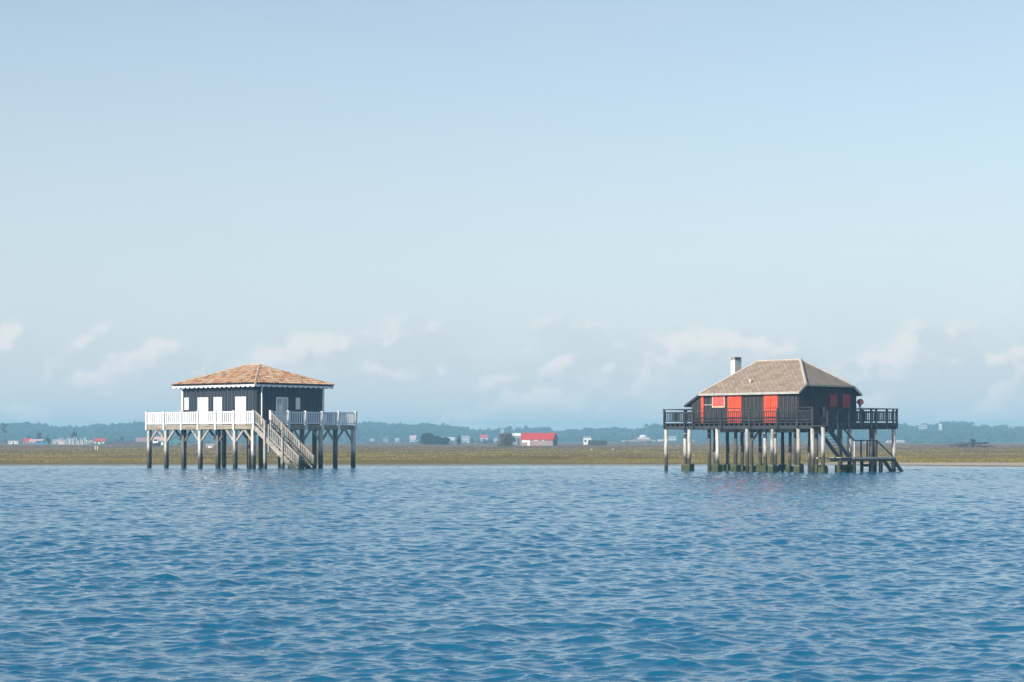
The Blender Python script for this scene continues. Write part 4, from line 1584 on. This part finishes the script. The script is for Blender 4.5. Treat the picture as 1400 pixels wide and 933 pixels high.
def domed():
    Y = 1400
    px0, px1 = 872, 888
    w = (px1 - px0) / F * Y
    root = empty('domed_house', (at(880, Y), Y, .5))
    tag(root, 'white domed villa on the far shore left of the black stilt house', 'villa', GV)
    MB().box((-w / 2, 0, 0), (w / 2, 6, 3.6)).build('wall', 'far_white', root)
    MB().box((-w / 2 - .3, -.3, 3.6), (w / 2 + .3, 6.3, 4.0)).build('roof', 'far_pink', root)
    m = MB()
    n = 8
    pts, rad = [], []
    for k in range(6):
        a = k / 5 * math.pi / 2
        pts.append((0, 3, 4.0 + 2.0 * math.sin(a)))
        rad.append(max(.15, w * .36 * math.cos(a)))
    m.tube(pts, rad, 16)
    m.build('dome', 'far_white', root, smooth=True)
    for x in (-2.6, 0, 2.6):
        MB().box((x - .5, -.06, 1.2), (x + .5, .02, 2.8)).build('window', 'far_glass', root)


domed()

# shore trees of the middle
tree(584, 593, 22, 720, 'broad round dark bush, the largest on the middle shore', 'bush', 'dark_leaves', .02, seed=21, per=60, lobes=60, leaf=.28, cat='bush')
tree(597, 596, 16, 730, 'dark bush joined to the right of the broad round one', 'bush', 'dark_leaves', .02, seed=22, per=60, lobes=40, cat='bush')
tree(608, 599, 16, 680, 'low dark bush sloping down at the right of the clump', 'bush', 'dark_leaves', .02, seed=23, per=60, lobes=36, cat='bush')
tree(627.5, 596, 9, 700, 'single dark conifer between two white houses', 'conifer', 'dark_leaves', .06, 'cone', seed=24, lobes=30)
tree(646, 599, 8, 1000, 'faint grey green tree right of the bright white house', 'tree', 'pine_leaves', .15, seed=25, lobes=16)
tree(662, 600.5, 8, 980, 'small dark tree below the red roofed white house', 'tree', 'dark_leaves', .1, seed=26, lobes=16)
tree(671, 602, 7, 970, 'low tree left of the bare reddish bush', 'tree', 'dark_leaves', .1, seed=27, lobes=14)
tree(692, 592.5, 30, 480, 'wide bare reddish brown bush left of the red roofed shed', 'bush', 'bare_twigs', .02, seed=28, lobes=60, per=40, leaf=.16, cat='bush')
tree(1330, 601, 10, 520, 'small dark bush behind the tarred timber heap', 'bush', 'dark_leaves', .05, seed=29, lobes=14, leaf=.3, cat='bush')


def red_shed():
    Y = 560
    zb = gz(735, Y)
    s = Y / F
    root = empty('shed', (at(734, Y), Y, zb), R(-16))
    tag(root, 'brick oyster shed with bright red roof and white doors', 'shed')
    w, d = 47 * s * 1.0, 5.0
    h = EYE + (HOR - 592) / F * Y - zb
    he = h * .52
    a = w / 2
    m = MB().box((-a + .2, 0, -.5), (a - .2, d, he))
    for x in (-a + .2, a - .2): m.quad([(x, 0, he), (x, d, he), (x, d / 2, h - .1)])
    m.build('wall', 'far_brick', root, fix=False)
    m = MB()
    for dz in (0, -.12):
        m.quad([(-a, -.35, he - .1 + dz), (a, -.35, he - .1 + dz), (a, d / 2, h + dz), (-a, d / 2, h + dz)])
        m.quad([(-a, d + .35, he - .1 + dz), (a, d + .35, he - .1 + dz), (a, d / 2, h + dz), (-a, d / 2, h + dz)])
    m.quad([(-a, -.35, he - .1), (a, -.35, he - .1), (a, -.35, he - .22), (-a, -.35, he - .22)])
    for x in (-a, a):
        m.quad([(x, -.35, he - .1), (x, d / 2, h), (x, d / 2, h - .12), (x, -.35, he - .22)])
        m.quad([(x, d + .35, he - .1), (x, d / 2, h), (x, d / 2, h - .12), (x, d + .35, he - .22)])
    m.build('roof', 'far_red', root, fix=False)
    MB().box((-a + 2.1, -.07, 0), (-a + 2.85, .02, he - .25)).build('door', 'far_white', root)
    for x0_, x1_, z0_, z1_ in ((-a + .5, -a + 2.0, he * .46, he - .26), (-a + 3.9, -a + 5.3, he * .72, he - .26), (-a + 6.4, -a + 7.0, he * .72, he - .26)):
        MB().box((x0_, -.06, z0_), (x1_, .02, z1_)).build('window', 'far_white', root)
    for x, sz in ((.8, .5), (1.6, .55), (2.6, .5)):
        MB().box((x - .25, -.05, .1), (x + .25, .02, 1.1)).build('board_patch', 'far_grey', root)
    MB().box((a - .19, 1.6, 0), (a - .13, 3.0, 1.9)).build('side_door', 'far_dark', root)
    tree(760, 602.5, 7, 565, 'dark round shrub against the right end of the red roofed shed', 'shrub', 'dark_leaves', .02, seed=41, lobes=18, leaf=.3, cat='shrub')


red_shed()
house(700, 712, 592.5, 700, 'pale open shelter behind the left end of the red roofed shed', 'far_grey', 'far_white', .5, .82, name='shelter', cat='shelter', wins=2)
house(797.5, 808.5, 597, 700, 'small square white hut behind the dark barge', 'far_white', 'far_grey', .9, .85, name='hut', cat='hut', wins=2)


def barge():
    Y = 560
    root = empty('barge', (at(817, Y), Y, gz(817, Y)))
    tag(root, 'long low dark barge stranded on the marsh beside the white hut', 'barge')
    w = 28 / F * Y
    m = MB()
    prof = [(-w / 2, 1.0), (-w / 2 + .5, .1), (w / 2 - .5, .1), (w / 2, 1.0)]
    for s in (-1, 1):
        m.quad([(x, s * 1.0, z) for x, z in prof])
    for k in range(3):
        m.quad([(prof[k][0], -1, prof[k][1]), (prof[k + 1][0], -1, prof[k + 1][1]), (prof[k + 1][0], 1, prof[k + 1][1]), (prof[k][0], 1, prof[k][1])])
    m.quad([(-w / 2, -1, 1.0), (w / 2, -1, 1.0), (w / 2, 1, 1.0), (-w / 2, 1, 1.0)])
    m.build('hull', 'far_dark', root, fix=False)
    m = MB()
    for k in range(9):
        x = -w / 2 + .4 + k * (w - .8) / 8
        m.box((x - .05, -.9, 1.0), (x + .05, -.8, 1.45))
    m.box((-w / 2 + .3, -.95, 1.45), (w / 2 - .3, -.75, 1.56))
    m.box((-w / 2 + .3, .75, 1.0), (w / 2 - .3, .95, 1.56))
    m.build('bulwark', 'far_dark', root)


barge()


def boat():
    Y = 520
    root = empty('boat', (at(214, Y), Y, gz(214, Y)))
    tag(root, 'dark hulled boat with white wheelhouse lying on the marsh under the clay roofed house', 'boat')
    w = 13 / F * Y
    m = MB()
    n = 8
    up, lo = [], []
    for s in (-1, 1):
        pts = []
        for k in range(n + 1):
            f = k / n
            bw = .85 * math.sin(math.pi * min(1, .25 + f * .75)) ** .5 if f < 1 else .05
            pts.append((-w / 2 + w * f, s * bw, .85 + .35 * f ** 2, f))
        up.append(pts)
        lo.append([(-w / 2 + w * f * .93, s * b * .55, .05 + .2 * f ** 3, f) for (x, b, z, f) in [(p[0], abs(p[1]), p[2], p[3]) for p in pts]])
    for s in (0, 1):
        for k in range(n):
            m.quad([up[s][k][:3], up[s][k + 1][:3], lo[s][k + 1][:3], lo[s][k][:3]])
    for k in range(n):
        m.quad([up[0][k][:3], up[0][k + 1][:3], up[1][k + 1][:3], up[1][k][:3]])
        m.quad([lo[0][k][:3], lo[0][k + 1][:3], lo[1][k + 1][:3], lo[1][k][:3]])
    m.quad([up[0][0][:3], up[1][0][:3], lo[1][0][:3], lo[0][0][:3]])
    m.build('hull', 'far_dark', root, fix=False)
    MB().box((-.9, -.5, .9), (.5, .5, 2.0)).box((-1.0, -.6, 2.0), (.6, .6, 2.08)).build('wheelhouse', 'far_white', root)
    MB().box((.45, -.4, 1.45), (.52, .4, 1.9)).box((-.7, -.52, 1.45), (.3, -.49, 1.9)).build('window', 'far_glass', root)


boat()


def timber_heap():
    Y = 430
    root = empty('timber_heap', (at(1330, Y), Y, gz(1330, Y)))
    tag(root, 'flat heap of tarred timbers and oyster racks on the right marsh', 'timber heap')
    s = Y / F
    q = random.Random(9)
    for px0, px1, z in ((1298, 1322, .45), (1306, 1350, .95), (1308, 1345, .25), (1314, 1340, .72), (1336, 1358, .35), (1341, 1362, .15), (1322, 1352, 1.1), (1300, 1330, .62)):
        x0_, x1_ = (px0 - 1330) * s, (px1 - 1330) * s
        y = q.uniform(-1.4, 1.4)
        m = MB()
        m.bar((x0_, y, z + q.uniform(-.06, .06)), (x1_, y + q.uniform(-.5, .5), z + q.uniform(-.06, .06)), q.uniform(.3, .8), .16)
        m.build('timber', 'tarred_timber', root)
    for px in (1304, 1312, 1320, 1329, 1337, 1346, 1354):
        x = (px - 1330) * s + q.uniform(-.2, .2)
        y = q.uniform(-1, 1)
        MB().bar((x, y, -.3), (x + q.uniform(-.1, .1), y, q.uniform(.5, 1.1)), .12, .12, up=(0, 1, 0)).build('prop', 'tarred_timber', root)


timber_heap()


def egret(px, Y, label):
    root = empty('bird', (at(px, Y), Y, gz(px, Y)))
    root.scale = (.5, .5, .5)
    tag(root, label, 'bird', 'white birds standing on the marsh')
    m = MB()
    m.tube([(-.28, 0, .30), (-.18, 0, .36), (0, 0, .42), (.14, 0, .46), (.20, 0, .56), (.19, 0, .70), (.22, 0, .80), (.28, 0, .83), (.33, 0, .82), (.43, 0, .80)],
           [.02, .07, .12, .09, .045, .035, .035, .045, .03, .006], 8)
    m.build('body', 'bird_white', root, smooth=True)
    for y in (-.04, .04):
        MB().tube([(.0, y, -.02), (.02, y, .2), (-.02, y, .36)], [.012, .012, .016], 5).build('leg', 'far_dark', root)


egret(808.5, 300, 'white bird standing on the marsh below the dark barge')
egret(838, 320, 'white bird standing on the marsh right of the dark barge')


# ------------------------------------------------------------------ haze
def build_haze():
    m = bpy.data.materials.new('haze_air')
    m.use_nodes = True
    t = NT(m.node_tree)
    v = t.n('ShaderNodeVolumePrincipled', ins={'Color': (0.40, 0.77, 1.0, 1), 'Density': 0.00054, 'Anisotropy': 0.0})
    o = t.n('ShaderNodeOutputMaterial')
    t.t.links.new(v.outputs[0], o.inputs['Volume'])
    MATS['haze_air'] = m
    b = MB().box((-1700, -320, -1.6), (1700, 2700, 27))
    h = b.build('haze', 'haze_air')
    tag(h, 'thin blue haze over the bay and the far shore', kind='stuff')


build_haze()
